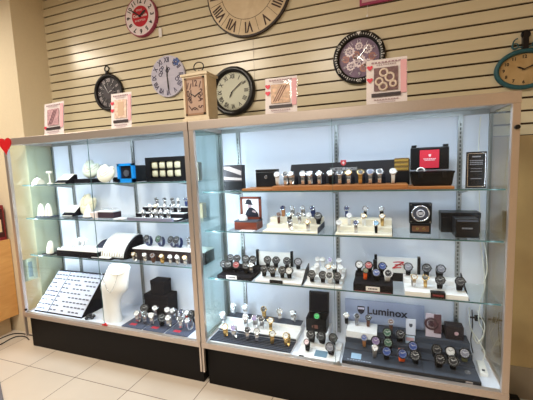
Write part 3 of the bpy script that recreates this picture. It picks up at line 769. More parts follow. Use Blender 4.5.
# white necklace bust
t = thing('necklace_bust', 'tall white necklace bust standing on the floor of the left case', 'necklace stand', (.925, .125, DK))
pr = [(0, .096, .055, 0, -.018), (.012, .098, .056, 0, -.018), (.05, .088, .048, 0, -.016), (.12, .082, .044, 0, -.014), (.19, .088, .048, 0, -.008), (.235, .104, .052, 0, .006), (.262, .124, .054, -.004, .022), (.285, .136, .054, -.006, .034), (.32, .135, .054, -.004, .042), (.37, .124, .048, .004, .056), (.42, .116, .042, .012, .070), (.455, .108, .038, .018, .084), (.470, .098, .034, .02, .088), (.476, .080, .026, .02, .088)]
m = MB(); m.loft([[(ox + w_ * math.cos(2 * PI * i / 40), oy + d_ * math.sin(2 * PI * i / 40), z_) for i in range(40)] for z_, w_, d_, oy, ox in pr]); m.build('bust', white_l, t)
MB().tube([(.088 + .085 * math.cos(a), .004 - .040 * math.sin(a), .455 - .05 * math.sin(a)) for a in [PI * k / 20 for k in range(21)]], .004, 8).build('collar_seam', cream_l, t)
t2 = MB().tube([(.050 + .085 * u, -.048 - .014 * (1 - u * u), .27 + .15 * abs(u) ** 1.6) for u in [-1 + k / 12 for k in range(25)]], .002, 5).build('necklace', silver, None, (.925, .117, DK)); tag(t2, 'thin silver necklace hanging on the tall white bust', 'necklace')
# dark beads
m = MB()
for k in range(16):
    a = 2 * PI * k / 16 * 1.9; rr = .03 + .01 * math.sin(k * 2.3)
    m.loft([[(rr * math.cos(a) + q1 * math.cos(2 * PI * j / 8), rr * .7 * math.sin(a) + q1 * math.sin(2 * PI * j / 8), .012 + .012 * (k % 2) + z1) for j in range(8)] for q1, z1 in ((.004, -.011), (.011, -.005), (.011, .005), (.004, .011))])
tag(m.build('bead_bracelet', mat('dark_beads', (40, 42, 48), .25), None, (.70, .085, DK)), 'coiled dark bead bracelet between the earring board and white bust', 'bracelet')
tag(MB().cyl((1.02, .375, DK + .009), (1, .0, 0), .006, .20, 10).build('thin_rod', black_p), 'thin black rod lying at the back behind the white bust', 'rod')
for nm, x_, y_, z_, a_, b2, h, lab in (('storage_box', 1.235, .345, DK, .12, .065, .185, 'black cardboard box at the back of the case floor, under another'), ('storage_box', 1.245, .345, DK + .186, .068, .05, .118, 'smaller black cube box stacked on top of the larger black box')):
    t = thing(nm, lab, 'box', (x_, y_, z_))
    MB().box(-a_, a_, -b2, b2, 0, h * .72).build('box_base', black_v, t, bevel=.002)
    MB().box(-a_ - .002, a_ + .002, -b2 - .002, b2 + .002, h * .72 + .001, h).build('lid', black_v, t, bevel=.002)

# ============================================================= watch trays
def stepped(name, label, x0, x1, steps, z, mt, cat='watch tray', lip=None):
    # steps: (y0, y1, top z) from front to back
    t = thing(name, label, cat, (x0, 0, 0))
    pr = [(steps[0][0], z)] 
    for y0, y1, h in steps: pr += [(y0, h), (y1, h)]
    pr.append((steps[-1][1], z))
    pr2 = [pr[0]] + pr[1:-1] + [pr[-1]]
    MB().prismx(list(reversed(pr2)) if False else pr2[::-1], 0, x1 - x0).build('stepped_body', mt, t, bevel=.0015)
    return t
def pad(t, x0, x1, y0, y1, z, mt, nm='pad', th=.002):
    return MB().box(x0, x1, y0, y1, z + .0003, z + th).build(nm, mt, t)
bluegrey = mat('blue_grey_card', (128, 128, 152), .6)
# L2 tray
t = stepped('watch_tray', 'low blue-grey tray with three rows of silver watches, middle shelf', 1.16, 1.615, [(.125, .205, 1.184), (.205, .29, 1.217), (.29, .375, 1.256)], S2 + .0003, black_v)
MB().box(-.005, .42, .115, .1245, S2 + .0004, 1.196).build('front_lip', bluegrey, t)
for z_, y0, y1 in ((1.184, .13, .20), (1.217, .21, .285), (1.256, .295, .37)): pad(t, .01, .445, y0, y1, z_, white_l)
o = MB().box(-.035, .035, -.03, .03, 0, .115).build('card_box', mat('kraft_beige', (214, 184, 150), .7), None, (1.69, .33, S2), bevel=.002); tag(o, 'upright beige cardboard box at the right end of the middle shelf', 'box')
# L3 riser
t = thing('display_riser', 'white topped riser with dark front carrying open bracelet watches', 'display riser', (1.13, 0, S3))
MB().box(0, .66, .185, .33, 0, .092).build('riser_body', mat('dark_brown_velvet', (40, 26, 28), .7), t)
MB().box(-.004, .664, .175, .335, .0925, .100).build('riser_top', white_l, t, bevel=.002)
# Lf floor trays
for k, (x0, x1, lab) in enumerate(((1.075, 1.27, 'left slate grey mat of silver watches on the case floor'), (1.285, 1.475, 'middle slate grey mat of silver watches on the case floor'), (1.49, 1.685, 'right slate grey mat of silver watches, next to the post'))):
    t = thing('watch_mat', lab, 'watch tray', (x0, .045, DK))
    MB().box(0, x1 - x0, 0, .27, 0, .010).build('mat_body', mat('slate_mat', (72, 78, 98), .7), t, bevel=.002)
    MB().box(.05, .11, .03, .06, .0102, .0115).build('red_tag', mat('tag_red', (186, 40, 60), .5), t)
# R2 risers
cr = cream_l
for x0, x1, lab in ((2.285, 2.655, 'cream stepped watch riser next to the framed photograph'), (2.765, 3.095, 'cream stepped watch riser in front of the right half, left of the square clock')):
    t = stepped('stepped_riser', lab, x0, x1, [(.113, .20, 1.129), (.20, .28, 1.157), (.28, .36, 1.193)], RS[1] + .0003, cr)
    pad(t, x1 - x0 + .0004, x1 - x0 + .003, .115, .355, RS[1] + .001, dark_grey, 'side_panel', .04)
# R3 trays
t = stepped('watch_tray', 'black watch tray with white name card, left end of the lower shelf', 1.925, 2.19, [(.113, .25, .797), (.25, .35, .815)], RS[2] + .0003, black_v)
c_ = MB().box(.075, .155, .1095, .1125, .776, .803); c_.build('name_card', paper, t)
m = MB()
for k in range(6): m.box(.09 + k * .009, .096 + k * .009, .1085, .1094, .785, .794)
m.build('card_lettering', dark_grey, t)
t = stepped('watch_tray', 'white watch tray with black label and black end fin', 2.215, 2.54, [(.113, .23, .787), (.23, .33, .824)], RS[2] + .0003, white_l)
MB().box(.11, .20, .105, .1125, .775, .797).build('name_card', black_p, t)
MB().prismx([(.113, .774), (.33, .774), (.33, .86), (.25, .845)], .326, .333).build('end_fin', black_p, t)
def sign_board(name, label, x0, x1, y, z, h, posts=True):
    t = thing(name, label, 'sign', (x0, y, z))
    MB().box(0, x1 - x0, 0, .006, 0, h).build('board', white_p, t)
    for s in (-.018, x1 - x0):
        MB().box(s, s + .018, -.012, .012, 0, h + .012).build('end_post', black_p, t, bevel=.002)
    return t
sign_board('shelf_sign', 'blank white sign board between two black posts behind black watches', 2.155, 2.405, .355, RS[2], .148)
t = sign_board('shelf_sign', 'white sign board with red swirl mark between two black posts', 3.005, 3.250, .355, RS[2], .158)
MB().box(0, .245, -.006, -.001, 0, .055).build('black_band', black_p, t)
m = MB()
for k, (xa, za, xb, zb) in enumerate(((.10, .125, .165, .130), (.165, .130, .095, .085), (.095, .085, .15, .092), (.11, .108, .15, .110), (.155, .118, .175, .098))):
    m.tube([(xa, -.002, za), ((xa + xb) / 2, -.002, (za + zb) / 2 + .002), (xb, -.002, zb)], .0035, 6)
m.build('red_mark', mat('mark_red', (196, 40, 52), .5), t)
t = stepped('watch_tray', 'white watch tray holding the crowd of white watches, middle of lower shelf', 2.56, 2.80, [(.113, .205, .785), (.205, .29, .808), (.29, .37, .830)], RS[2] + .0003, white_l)
t = stepped('watch_stand_block', 'dark block stand with white name card and sports watches', 2.870, 3.100, [(.113, .24, .820), (.24, .33, .835)], RS[2] + .0003, black_v)
MB().box(.075, .155, .1095, .1125, .782, .808).build('name_card', paper, t)
m = MB()
for k in range(6): m.box(.09 + k * .009, .096 + k * .009, .1085, .1094, .791, .800)
m.build('card_lettering', dark_grey, t)
MB().box(.01, .22, .1095, .1125, .773, .777).build('red_strip', mat('strip_red', (120, 50, 48), .5), t)
o = MB().box(-.012, .012, -.012, .012, 0, .1).build('display_post', black_p, None, (2.995, .255, .8355), bevel=.002); tag(o, 'short black post standing among watches on the dark block stand', 'post')
t = stepped('watch_tray', 'white tray with black and red label, right end of lower shelf', 3.165, 3.49, [(.113, .25, .799), (.25, .34, .830)], RS[2] + .0003, white_l)
MB().box(.135, .21, .103, .1125, .775, .808).box(.135, .21, .1125, .14, .7995, .808).build('name_card', black_p, t)
MB().box(.145, .20, .1022, .1028, .787, .797).build('red_lettering', mat('letter_red', (130, 46, 52), .5), t)
MB().prismx([(.113, .774), (.34, .774), (.34, .86), (.25, .825)], .3255, .331).build('end_fin', black_p, t)
# Rf trays
t = stepped('stepped_riser', 'long white stepped riser with charcoal strips on the right case floor', 1.868, 2.475, [(.04, .195, .334), (.195, .325, .359), (.325, .42, .381)], DK + .0003, white_l)
pad(t, .002, .605, .045, .19, .334, dark_grey, 'charcoal_strip'); pad(t, .002, .605, .33, .415, .381, dark_grey, 'charcoal_strip')
m = MB()
for k in range(7): m.box(.005, .60, .052 + k * .019, .056 + k * .019, .3365, .3385)
m.build('ridge', black_v, t)
MB().box(.002, .605, .1925, .1948, .337, .352).build('charcoal_strip', dark_grey, t)
t = stepped('watch_tray', 'small white tray of black watches below the open black box', 2.515, 2.785, [(.035, .16, .334), (.16, .25, .344)], DK + .0003, white_l)
MB().box(.02, .05, .028, .0345, .3265, .342).build('logo_block', black_p, t)
MB().box(.11, .19, .06, .13, .3343, .336).build('blue_pad', mat('ice_blue', (110, 140, 160), .5), t)
# open black box with green watch
t = thing('box_stand', 'white block under the open black watch box', 'display block', (2.60, .345, DK))
MB().box(-.085, .085, -.085, .085, 0, .06).build('block', white_l, t, bevel=.002)
t = thing('watch_gift_box', 'open black watch box showing a green dial', 'box', (2.60, .325, DK + .061))
MB().box(-.072, .072, -.055, .055, 0, .045).box(-.072, .072, -.055, -.050, .045, .095).box(-.072, .072, .050, .055, .045, .095).box(-.072, -.066, -.050, .050, .045, .095).box(.066, .072, -.050, .050, .045, .095).build('box_base', black_p, t)
MB().tbox(Matrix.Translation((0, .070, .170)) @ Matrix.Rotation(-.12, 4, 'X'), .146, .022, .150).build('lid', black_p, t, bevel=.004)
MB().tbox(Matrix.Translation((0, .0565, .170)) @ Matrix.Rotation(-.12, 4, 'X'), .120, .004, .120).build('lid_lining', black_v, t)
MB().box(-.012, .012, -.0565, -.055, .025, .05).box(-.03, -.022, -.0565, -.055, .028, .046).build('emblem', mat('emblem_copper', (120, 80, 70), .5), t)
# Luminox platform
t = stepped('watch_platform', 'large slate grey stepped watch platform along the right case floor', 2.805, 3.545, [(.04, .165, .354), (.165, .235, .364), (.235, .30, .394), (.30, .405, .429)], DK + .0003, mat('slate_platform', (60, 66, 78), .6))
MB().box(0, .74, .0365, .0398, DK + .0003, .353).build('front_lip', mat('lip_black', (34, 36, 42), .6), t)
MB().box(.455, .458, .042, .165, .3543, .356).box(.455, .458, .168, .235, .3643, .366).build('seam', black_p, t)
MB().box(.05, .11, .07, .13, .3543, .3555).build('logo_pad', mat('pad_blue', (150, 180, 204), .5), t)
m = MB()
for k in range(9): m.box(.03 + k * .016, .041 + k * .016, .052, .058, .3543, .3552)
m.build('lettering', mat('letter_pale', (170, 180, 196), .5), t)
MB().ring((.69, .11, .3556), (0, 0, 1), .014, .002, 24, 6).box(.68, .70, .108, .112, .3545, .3565).build('emblem', silver, t)
MB().box(.665, .70, .0358, .0364, .331, .347).build('lip_emblem', silver, t)
t = thing('display_ledge', 'white ledge carrying three watches in front of the wide lettered sign', 'display block', (2.78, .30, .4295))
MB().box(.03, .225, -.04, .09, 0, .012).build('ledge', white_l, t, bevel=.002)
MB().box(.03, .225, -.062, -.0405, -.030, .012).build('ledge_front', white_l, t)
# the sign
t = thing('brand_sign', 'wide pale blue-grey sign with shield emblem and dark lettering', 'sign', (2.785, .408, .4295))
MB().box(0, .515, 0, .008, 0, .165).build('board', mat('sign_bluegrey', (160, 168, 192), .5), t)
inkb = mat('sign_ink', (36, 32, 44), .5)
MB().text('Luminox', .074, .280, .093, -.002, bold=True, sx=1.0).build('lettering', inkb, t)
sh = [(-.024, .028), (-.024, -.004), (-.016, -.020), (0, -.032), (.016, -.020), (.024, -.004), (.024, .028)]
MB().prism([(p[0] + .110, p[1] + .092) for p in sh], -.0022, 0).build('shield', inkb, t)
m = MB()
for k in range(3): m.prism([(p[0] * .28 + .096 + .014 * k, p[1] * .28 + .104) for p in sh], -.0032, -.0023)
m.build('shield_charge', mat('mark_silver', (214, 206, 222), .4), t)
def card(name, label, x, y, z, w_, h, d_, body, art=None, cat='card'):
    t = thing(name, label, cat, (x, y, z)); MB().box(-w_ / 2, w_ / 2, 0, d_, 0, h).build('panel', body, t, bevel=.0015)
    if art: art(t)
    return t
def art1(t):
    MB().prism([(p[0] * .42, p[1] * .42 + .065) for p in sh], -.0015, -.0002).build('shield', dark_grey, t)
card('emblem_card', 'small white card with shield emblem, right of the wide sign', 3.212, .315, .4295, .058, .105, .012, mat('card_white', (212, 216, 228), .5), art1)
def art2(t):
    m = MB(); m.ring((-.012, -.003, .090), (0, 1, 0), .034, .007, 28, 6); m.disc((-.012, .090), .016, .016, -.005, -.001, 20); m.ring((-.012, -.003, .090), (0, 1, 0), .020, .002, 20, 5); m.build('printed_watch', mat('print_dark', (70, 44, 50), .5), t)
    MB().box(.002, .043, -.0045, -.0005, .03, .155).build('printed_strap', mat('print_brown', (92, 62, 66), .5), t)
card('poster_card', 'pinkish poster card printed with a large brown watch', 3.345, .325, .4295, .09, .155, .006, mat('poster_pink', (200, 186, 196), .5), art2)
def art3(t): MB().disc((.01, .042), .012, .012, -.0015, -.0003, 20).build('emblem', mat('emblem_pink', (196, 160, 166), .4), t)
card('brand_box', 'dark brown box with small pale round emblem, right end of platform', 3.465, .325, .4295, .10, .085, .07, mat('box_brown', (34, 24, 27), .6), art3, 'box')
card('brand_box', 'narrow dark box lying behind the pinkish poster card', 3.42, .40, .4295, .08, .055, .004, black_p, None, 'box')
card('info_card', 'small upright pale blue info card among the watches on platform', 3.205, .27, .3945, .055, .050, .006, mat('card_blue', (196, 214, 234), .5), lambda t: MB().box(-.022, .022, -.001, -.0002, .018, .040).build('printed_block', mat('print_rose', (206, 170, 176), .5), t))

# ============================================================= other things in the right case
U1, U2, U3 = RS
t = thing('wooden_plank', 'long brown wooden plank on the top shelf carrying watches', 'plank', (2.148, 0, U1))
MB().box(.215, 1.03, .115, .30, .0003, .030).build('upper_plank', wood_b, t, bevel=.002)
MB().box(0, .2145, .115, .30, .0003, .016).box(1.0305, 1.262, .115, .30, .0003, .016).build('lower_plank', wood_b, t, bevel=.002)
o = thing('photo_box', 'black box with diagonal silver photograph, left end of top shelf', 'box', (2.045, .20, U1))
MB().box(-.075, .075, 0, .05, 0, .178).build('box_body', black_p, o, bevel=.002)
MB().box(-.074, .074, -.003, -.0003, .062, .172).build('photo', mat('photo_dark', (50, 46, 50), .4, noise=.3), o)
MB().prism([(-.066, .150), (.066, .105), (.068, .135), (-.02, .168), (-.066, .168)][::1], -.0042, -.0032).prism([(-.068, .075), (.068, .070), (.068, .085), (-.068, .098)], -.0042, -.0032).build('photo_highlight', mat('photo_white', (180, 172, 170), .4), o)
t = thing('watch_gift_box', 'square black closed box with small emblem beside the wide black sign', 'box', (2.268, .27, U1 + .017))
MB().box(-.078, .078, 0, .06, 0, .105).build('box_base', black_p, t, bevel=.004)
MB().box(-.079, .079, 0, .062, .1055, .122).build('lid', black_p, t, bevel=.004)
MB().ring((0, -.002, .068), (0, 1, 0), .009, .0018, 16, 5).box(-.002, .002, -.003, -.001, .060, .076).build('emblem', silver, t)
t = thing('brand_sign', 'very wide black sign with white lettering and red shield, top shelf', 'sign', (2.412, .315, U1))
MB().prism([(0, 0), (.786, 0), (.786, .175), (.03, .165)], 0, .012).build('board', mat('sign_black', (32, 32, 38), .45), t)
wl = mat('sign_lettering_white', (206, 206, 212), .5)
MB().text('VICTORINOX', .0285, .385, .124, -.0018).text('SWISS ARMY', .020, .385, .094, -.0018).build('lettering', wl, t)
MB().prism([(p[0] * .75 + .385, p[1] * .62 + .168 - .003) for p in sh], -.002, 0).build('shield', mat('shield_red', (190, 60, 64), .5), t)
MB().box(.376, .394, -.003, -.0021, .162, .167).box(.3825, .3875, -.003, -.0021, .155, .174).build('shield_cross', wl, t)
t2 = thing('gold_block', 'gold coloured block with horizontal grooves at the sign end', 'display block', (3.110, .300, U1 + .0305))
MB().box(0, .082, 0, .0145, .072, .150).build('gold_face', gold, t2)
m = MB()
for k in range(3): m.box(.0, .078, -.004, 0, .078 + k * .026, .090 + k * .026)
m.build('ridge', mat('gold_bright', (236, 200, 110), .3, .8), t2)
MB().box(0, .082, 0, .0145, 0, .0715).build('black_foot', black_p, t2)
k_ = 0
for xq in (2.41, 2.47, 2.535, 2.60, 2.66, 2.72, 2.785, 2.845, 2.91, 2.97, 3.03, 3.09):
    o = MB().prismx([(-.02, 0), (.02, 0), (.014, .052), (-.004, .058), (-.016, .04)], -.016, .016).build('watch_rest', black_v, None, (xq + .012, .255, U1 + .0305)); tag(o, 'black padded watch rest behind the watches on the brown plank', 'watch rest', 'black watch rests on the brown plank')
# rugged case
t = thing('equipment_case', 'open rugged black case with red lining on the top shelf', 'case', (3.305, .215, U1 + .017))
m = MB(); m.loft([[(-a_, -b2, z), (a_, -b2, z), (a_, b2, z), (-a_, b2, z)] for a_, b2, z in ((.095, .055, 0), (.100, .060, .01), (.108, .065, .070), (.112, .068, .072), (.112, .068, .082))], None, True, False); m.build('tub', black_p, t)
for s in (-.06, .06): MB().box(s - .012, s + .012, -.075, -.068, .045, .080).build('latch', black_p, t, bevel=.002)
MB().box(-.104, .104, .070, .108, .088, .222).build('lid', black_p, t, bevel=.006)
for s in (-.085, .085): MB().box(s - .014, s + .014, .066, .100, .222, .236).build('lid_lug', black_p, t, bevel=.003)
lin_ = MB().box(-.054, .050, .063, .0695, .098, .205).build('red_lining', mat('lining_red', (196, 30, 54), .6), t)
m = MB().prism([(p[0] * .28, p[1] * .28 + .172) for p in sh], .0612, .0625)
for k, (w_, zz) in enumerate(((.034, .150), (.028, .142))): 
    for j in range(7): m.box(-w_ + j * 2 * w_ / 7, -w_ + (j + .7) * 2 * w_ / 7, .0612, .0625, zz, zz + .005)
m.build('lining_print', mat('print_pinkwhite', (236, 200, 206), .5), t)
MB().tube([(-.055 + .02 * math.cos(a), -.01, .083 + .018 * math.sin(a)) for a in [PI * k / 12 for k in range(13)]], .005, 6).build('coiled_strap', white_p, t)
# info stand
t = thing('info_plaque', 'tall narrow black plaque with silver border and print, top shelf right', 'plaque', (3.522, .17, U1))
MB().box(-.048, .048, 0, .014, 0, .198).build('panel', black_p, t, bevel=.002)
m = MB()
for a_, b2, c_, d_ in ((-.043, -.040, .008, .190), (.040, .043, .008, .190), (-.043, .043, .008, .011), (-.043, .043, .187, .190)): m.box(a_, b2, -.0015, -.0002, c_, d_)
m.build('silver_border', silver, t)
m = MB()
for zz, w_, h in ((.168, .020, .007), (.148, .032, .004), (.138, .030, .004), (.128, .031, .004), (.105, .026, .003), (.090, .028, .003), (.050, .026, .004)):
    for j in range(8): m.box(-w_ + j * w_ / 4, -w_ + (j + .75) * w_ / 4, -.0012, -.0002, zz, zz + h)
m.build('printed_lines', mat('print_grey', (136, 136, 144), .5), t)
# framed photo with watch
t = thing('framed_photo', 'wood framed photograph of a person in a dark hat on a mahogany base', 'picture frame', (2.148, .20, U2))
MB().box(-.095, .075, -.03, .09, 0, .055).build('base_block', wood_r, t, bevel=.003)
MB().box(-.095, .075, -.03, .09, .0555, .064).build('base_top', dark_grey, t, bevel=.001)
m = MB()
for a_, b2, c_, d_ in ((-.080, -.064, .065, .226), (.064, .080, .065, .226), (-.080, .080, .065, .080), (-.080, .080, .211, .226)): m.box(a_, b2, .05, .064, c_, d_)
m.build('frame', wood_r, t)
MB().box(-.064, .064, .056, .060, .080, .211).build('photo', mat('photo_paper', (226, 226, 234), .4), t)
dk = mat('photo_navy', (24, 26, 40), .4)
m = MB(); m.prism([(-.050, .080), (.060, .080), (.056, .105), (.030, .135), (.010, .148), (-.014, .146), (-.034, .120)], .0545, .0558)
m.prism([(-.048, .176), (-.010, .168), (.018, .166), (.010, .178), (.004, .200), (-.016, .208), (-.034, .200), (-.036, .182)], .0545, .0558); m.build('photo_figure', dk, t)
m = MB(); m.disc((-.008, .158), .015, .018, .0548, .0559, 16); m.prism([(.010, .118), (.036, .108), (.040, .118), (.016, .130)], .0538, .0544); m.build('photo_skin', mat('photo_skin', (176, 156, 160), .5), t)
m = MB(); m.loft([[(-.040 + .032 * s * math.cos(a), .005 + .02 * s * math.sin(a), z) for a in [2 * PI * k / 20 for k in range(20)]] for z, s in ((.0645, 1), (.085, 1), (.100, .7), (.104, .3))]); 
w_o = m.build('white_cushion', white_l, t)
m = MB(); m.box(-.05, .05, -.05, -.0, 0, .002); tag(m.build('blank_card', paper, None, (2.16, .168, U2 + .0005)), 'white card sticking out under the mahogany base', 'card')
# square desk clock
t = thing('desk_clock', 'square black desk clock with silver ringed dial on a bronze fronted base', 'clock', (3.255, .24, U2))
MB().box(-.062, .062, 0, .05, .062, .185).build('clock_body', black_p, t, bevel=.003)
MB().ring((0, -.004, .123), (0, 1, 0), .046, .005, 36, 8).build('bezel', silver, t)
MB().disc((0, .123), .043, .043, -.0025, -.0003).build('dial', mat('dial_slate', (58, 60, 70), .4), t)
MB().ring((0, -.004, .123), (0, 1, 0), .020, .004, 24, 6).box(-.012, .012, -.005, -.002, .115, .131).build('inner_dial', mat('dial_silver', (190, 186, 190), .35, .4), t)
m = MB()
for sx_ in (-.052, .052):
    for sz_ in (.072, .175): m.cyl((sx_, -.0005, sz_), (0, -1, 0), .004, .003, 8)
m.build('corner_screws', silver, t)
MB().box(-.057, .057, -.005, .05, 0, .0615).build('base', black_p, t, bevel=.002)
MB().box(-.046, .046, -.0075, -.0052, .014, .048).build('bronze_plate', mat('bronze_plate', (120, 84, 62), .4, .5), t)
m = MB()
for s in (-.018, .018): m.disc((s, .031), .008, .008, -.0095, -.0077, 14)
m.build('plate_stud', gold, t)
t = thing('storage_box', 'wide closed black box behind another on the middle right shelf', 'box', (3.475, .30, U2))
MB().box(-.100, .105, 0, .10, 0, .090).build('box_base', black_p, t, bevel=.002); MB().box(-.102, .107, -.002, .102, .0905, .122).build('lid', black_p, t, bevel=.002)
t = thing('storage_box', 'smaller black box with faint grey lettering in front of the wide one', 'box', (3.485, .16, U2))
MB().box(-.058, .058, 0, .11, 0, .105).build('box_body', black_p, t, bevel=.003)
MB().box(-.050, .050, -.006, .0, .092, .100).build('lid_flap', dark_grey, t)
m = MB()
for j in range(8): m.box(-.026 + j * .0065, -.0215 + j * .0065, -.0012, -.0002, .050, .058)
m.build('grey_lettering', mat('print_grey', (136, 136, 144), .5), t)
# cables and power strip
wcab = mat('cable_white', (214, 214, 206), .5)
cable('white_cable', [(3.585, .39, 1.80), (3.575, .37, 1.60), (3.590, .38, 1.30), (3.600, .38, 1.06), (3.615, .37, .93), (3.628, .365, .79), (3.612, .37, .687), (3.602, .37, .557), (3.630, .36, .478), (3.603, .37, .40), (3.57, .36, .45)], .0035, wcab, 'long thin white cable running down the back right corner of the case')
cable('white_cable', [(3.60, .40, 1.12), (3.625, .36, 1.0), (3.633, .35, .88), (3.612, .34, .80)], .003, wcab, 'short white cable loop behind the glass right of the black boxes')
cable('white_cable', [(3.555, .40, .62), (3.560, .38, .50), (3.60, .36, .43), (3.63, .33, .37), (3.61, .28, .345)], .0035, wcab, 'white cable curling from the back panel down to the power strip')
cable('white_cable', [(3.60, .40, .60), (3.634, .37, .53), (3.625, .36, .46), (3.59, .35, .42), (3.563, .36, .50)], .003, wcab, 'white cable loop crossing the others low in the back corner')
cable('black_cable', [(3.575, .415, .60), (3.578, .405, .50), (3.570, .40, .40), (3.575, .36, .34)], .003, black_p, 'thin black cable hanging beside the white ones low in the corner')
t = thing('cable_clamp', 'small black clamp on the corner post low behind the cables', 'clamp', (3.60, .405, .548))
MB().box(-.045, .035, -.006, .004, .002, .010).build('clamp_bar', black_p, t); MB().box(-.012, .012, -.012, .008, -.012, .022).build('clamp_body', black_p, t, bevel=.002)
t = thing('power_strip', 'white power strip lying in the right corner of the case floor', 'power strip', (3.588, .20, DK + .0003), -.08)
MB().box(-.020, .020, -.06, .075, 0, .022).build('strip_body', white_p, t, bevel=.003)
MB().box(-.007, .007, -.04, -.025, .0225, .025).build('switch', dark_grey, t)

# ============================================================= the watches
def strap_loop(m, wd, th, a=.021, b=.031, n=30, links=False, phi=35, wcase=None, a0=16):
    wcase = wcase or wd
    degs = [phi + a0 + (360 - 2 * a0) * k / n for k in range(n + 1)]
    rings = []
    for k, dg in enumerate(degs):
        r = math.radians(dg); p = Vector((0, -a * math.cos(r), b + b * math.sin(r)))
        nn = Vector((0, -math.cos(r) / a, math.sin(r) / b)).normalized()
        u = min(k, n - k) / n; ww = wcase + (wd - wcase) * min(1, u * 4)
        h = th * (1.0 if not links else (1.0 if k % 2 == 0 else .8))
        rings.append([p + Vector((-ww / 2, 0, 0)), p + Vector((ww / 2, 0, 0)), p + Vector((ww / 2, 0, 0)) - nn * h, p + Vector((-ww / 2, 0, 0)) - nn * h])
    if not links: m.loft(rings, None, True, False)
    else:
        for k in range(n):
            A, B = rings[k], rings[k + 1]
            A2 = [A[j] + (B[j] - A[j]) * .06 for j in range(4)]; B2 = [A[j] + (B[j] - A[j]) * .94 for j in range(4)]
            m.loft([A2, B2], None, True, False)
        # slim core that joins the links
        m.loft([[q.lerp(sum(R_, Vector()) / 4, .25) for q in R_] for R_ in rings], None, True, False)
    return m
wm = {
 'silver': silver, 'gold': gold, 'rose': mat('rose_gold', (206, 140, 110), .28, .85),
 'steel': mat('brushed_steel', (150, 152, 158), .35, .85), 'black': mat('watch_black', (10, 10, 14), .4, spec=.25), 'rubber': mat('black_rubber', (12, 12, 16), .7, spec=.2),
 'white': mat('watch_white', (214, 214, 214), .4), 'navy': mat('watch_navy', (30, 44, 92), .4), 'blue': mat('watch_blue', (38, 68, 138), .35),
 'lightblue': mat('watch_ice', (150, 190, 220), .35), 'tan': mat('tan_leather', (170, 118, 74), .6), 'brown': mat('brown_leather', (92, 58, 42), .6), 'green': mat('watch_green', (44, 84, 62), .4),
 'brightgreen': mat('watch_bright_green', (40, 190, 90), .35), 'purple': mat('watch_purple', (128, 108, 152), .4), 'red': mat('watch_red', (150, 36, 42), .4), 'orange': mat('watch_orange', (240, 96, 30), .5),
 'olive': mat('watch_olive', (104, 108, 74), .6), 'grey': mat('watch_grey', (112, 112, 124), .5), 'pink': mat('watch_pink', (232, 204, 208), .4), 'charcoal': mat('watch_charcoal', (18, 20, 28), .5),
}
def make_watch(case, dial, strap, kind, R_=.0185):
    root = thing('wrist_watch', 'x', 'watch')
    chunky = kind == 'sport'
    pd, a, b = (35, .021, .031) if chunky else (50, .021, .036)
    phi = math.radians(pd)
    c = Vector((0, -a * math.cos(phi), b + b * math.sin(phi)))
    n = Vector((0, -math.cos(phi) / a, math.sin(phi) / b)).normalized()
    if chunky: R_ = .0225
    m = MB(); strap_loop(m, {'links': .017, 'leather': .016, 'sport': .021}[kind], .0028 if kind != 'sport' else .0036, links=(kind == 'links'), wcase=.020 if not chunky else .026, a=a, b=b, phi=pd)
    m.build('strap', wm[strap], root)
    u = Vector((1, 0, 0)); v = n.cross(u)
    if v.z < 0: v = -v
    def circ(r, off, k=28, pol=None):
        return [c + n * off + u * (r * (1 + (pol if pol and i % 4 < 2 else 0)) * math.cos(2 * PI * i / k)) + v * (r * (1 + (pol if pol and i % 4 < 2 else 0)) * math.sin(2 * PI * i / k)) for i in range(k)]
    h = .010 if chunky else .008
    MB().loft([circ(R_ * .9, -.003), circ(R_, -.001), circ(R_, h * .7), circ(R_ * .95, h * .8)]).build('case', wm[case], root)
    MB().loft([circ(R_ * .97, h * .8, 28, .05 if chunky else None), circ(R_ * .97, h, 28, .05 if chunky else None), circ(R_ * .80, h + .0008), circ(R_ * .80, h * .85)], None, False).build('bezel', wm['black' if (chunky and case != 'white') else case], root)
    d = MB().loft([circ(R_ * .82, h * .78), circ(R_ * .82, h * .86)]).build('dial', wm[dial], root)
    M = Matrix((( u.x, n.x, v.x, c.x), (u.y, n.y, v.y, c.y), (u.z, n.z, v.z, c.z), (0, 0, 0, 1)))
    light = dial in ('white', 'pink', 'lightblue', 'silver', 'gold')
    hm = wm['black'] if light else wm['white']
    m = MB()
    for k in range(12):
        aa = k * PI / 6; T = M @ Matrix.Translation((R_ * .68 * math.sin(aa), h * .88, R_ * .68 * math.cos(aa))) @ Matrix.Rotation(aa, 4, 'Y')
        m.tbox(T, R_ * .07, .0006, R_ * .16)
    m.build('hour_marks', hm, root)
    m = MB()
    for aa, l_, w_ in ((math.radians(305), R_ * .42, R_ * .10), (math.radians(55), R_ * .60, R_ * .07)):
        m.tbox(M @ Matrix.Rotation(aa, 4, 'Y') @ Matrix.Translation((0, h * .92, l_ / 2)), w_, .0006, l_)
    m.build('hands', hm, root)
    MB().cyl(c + u * R_ + n * h * .35, u, .0028, .0035, 10).build('crown', wm[case], root)
    return root
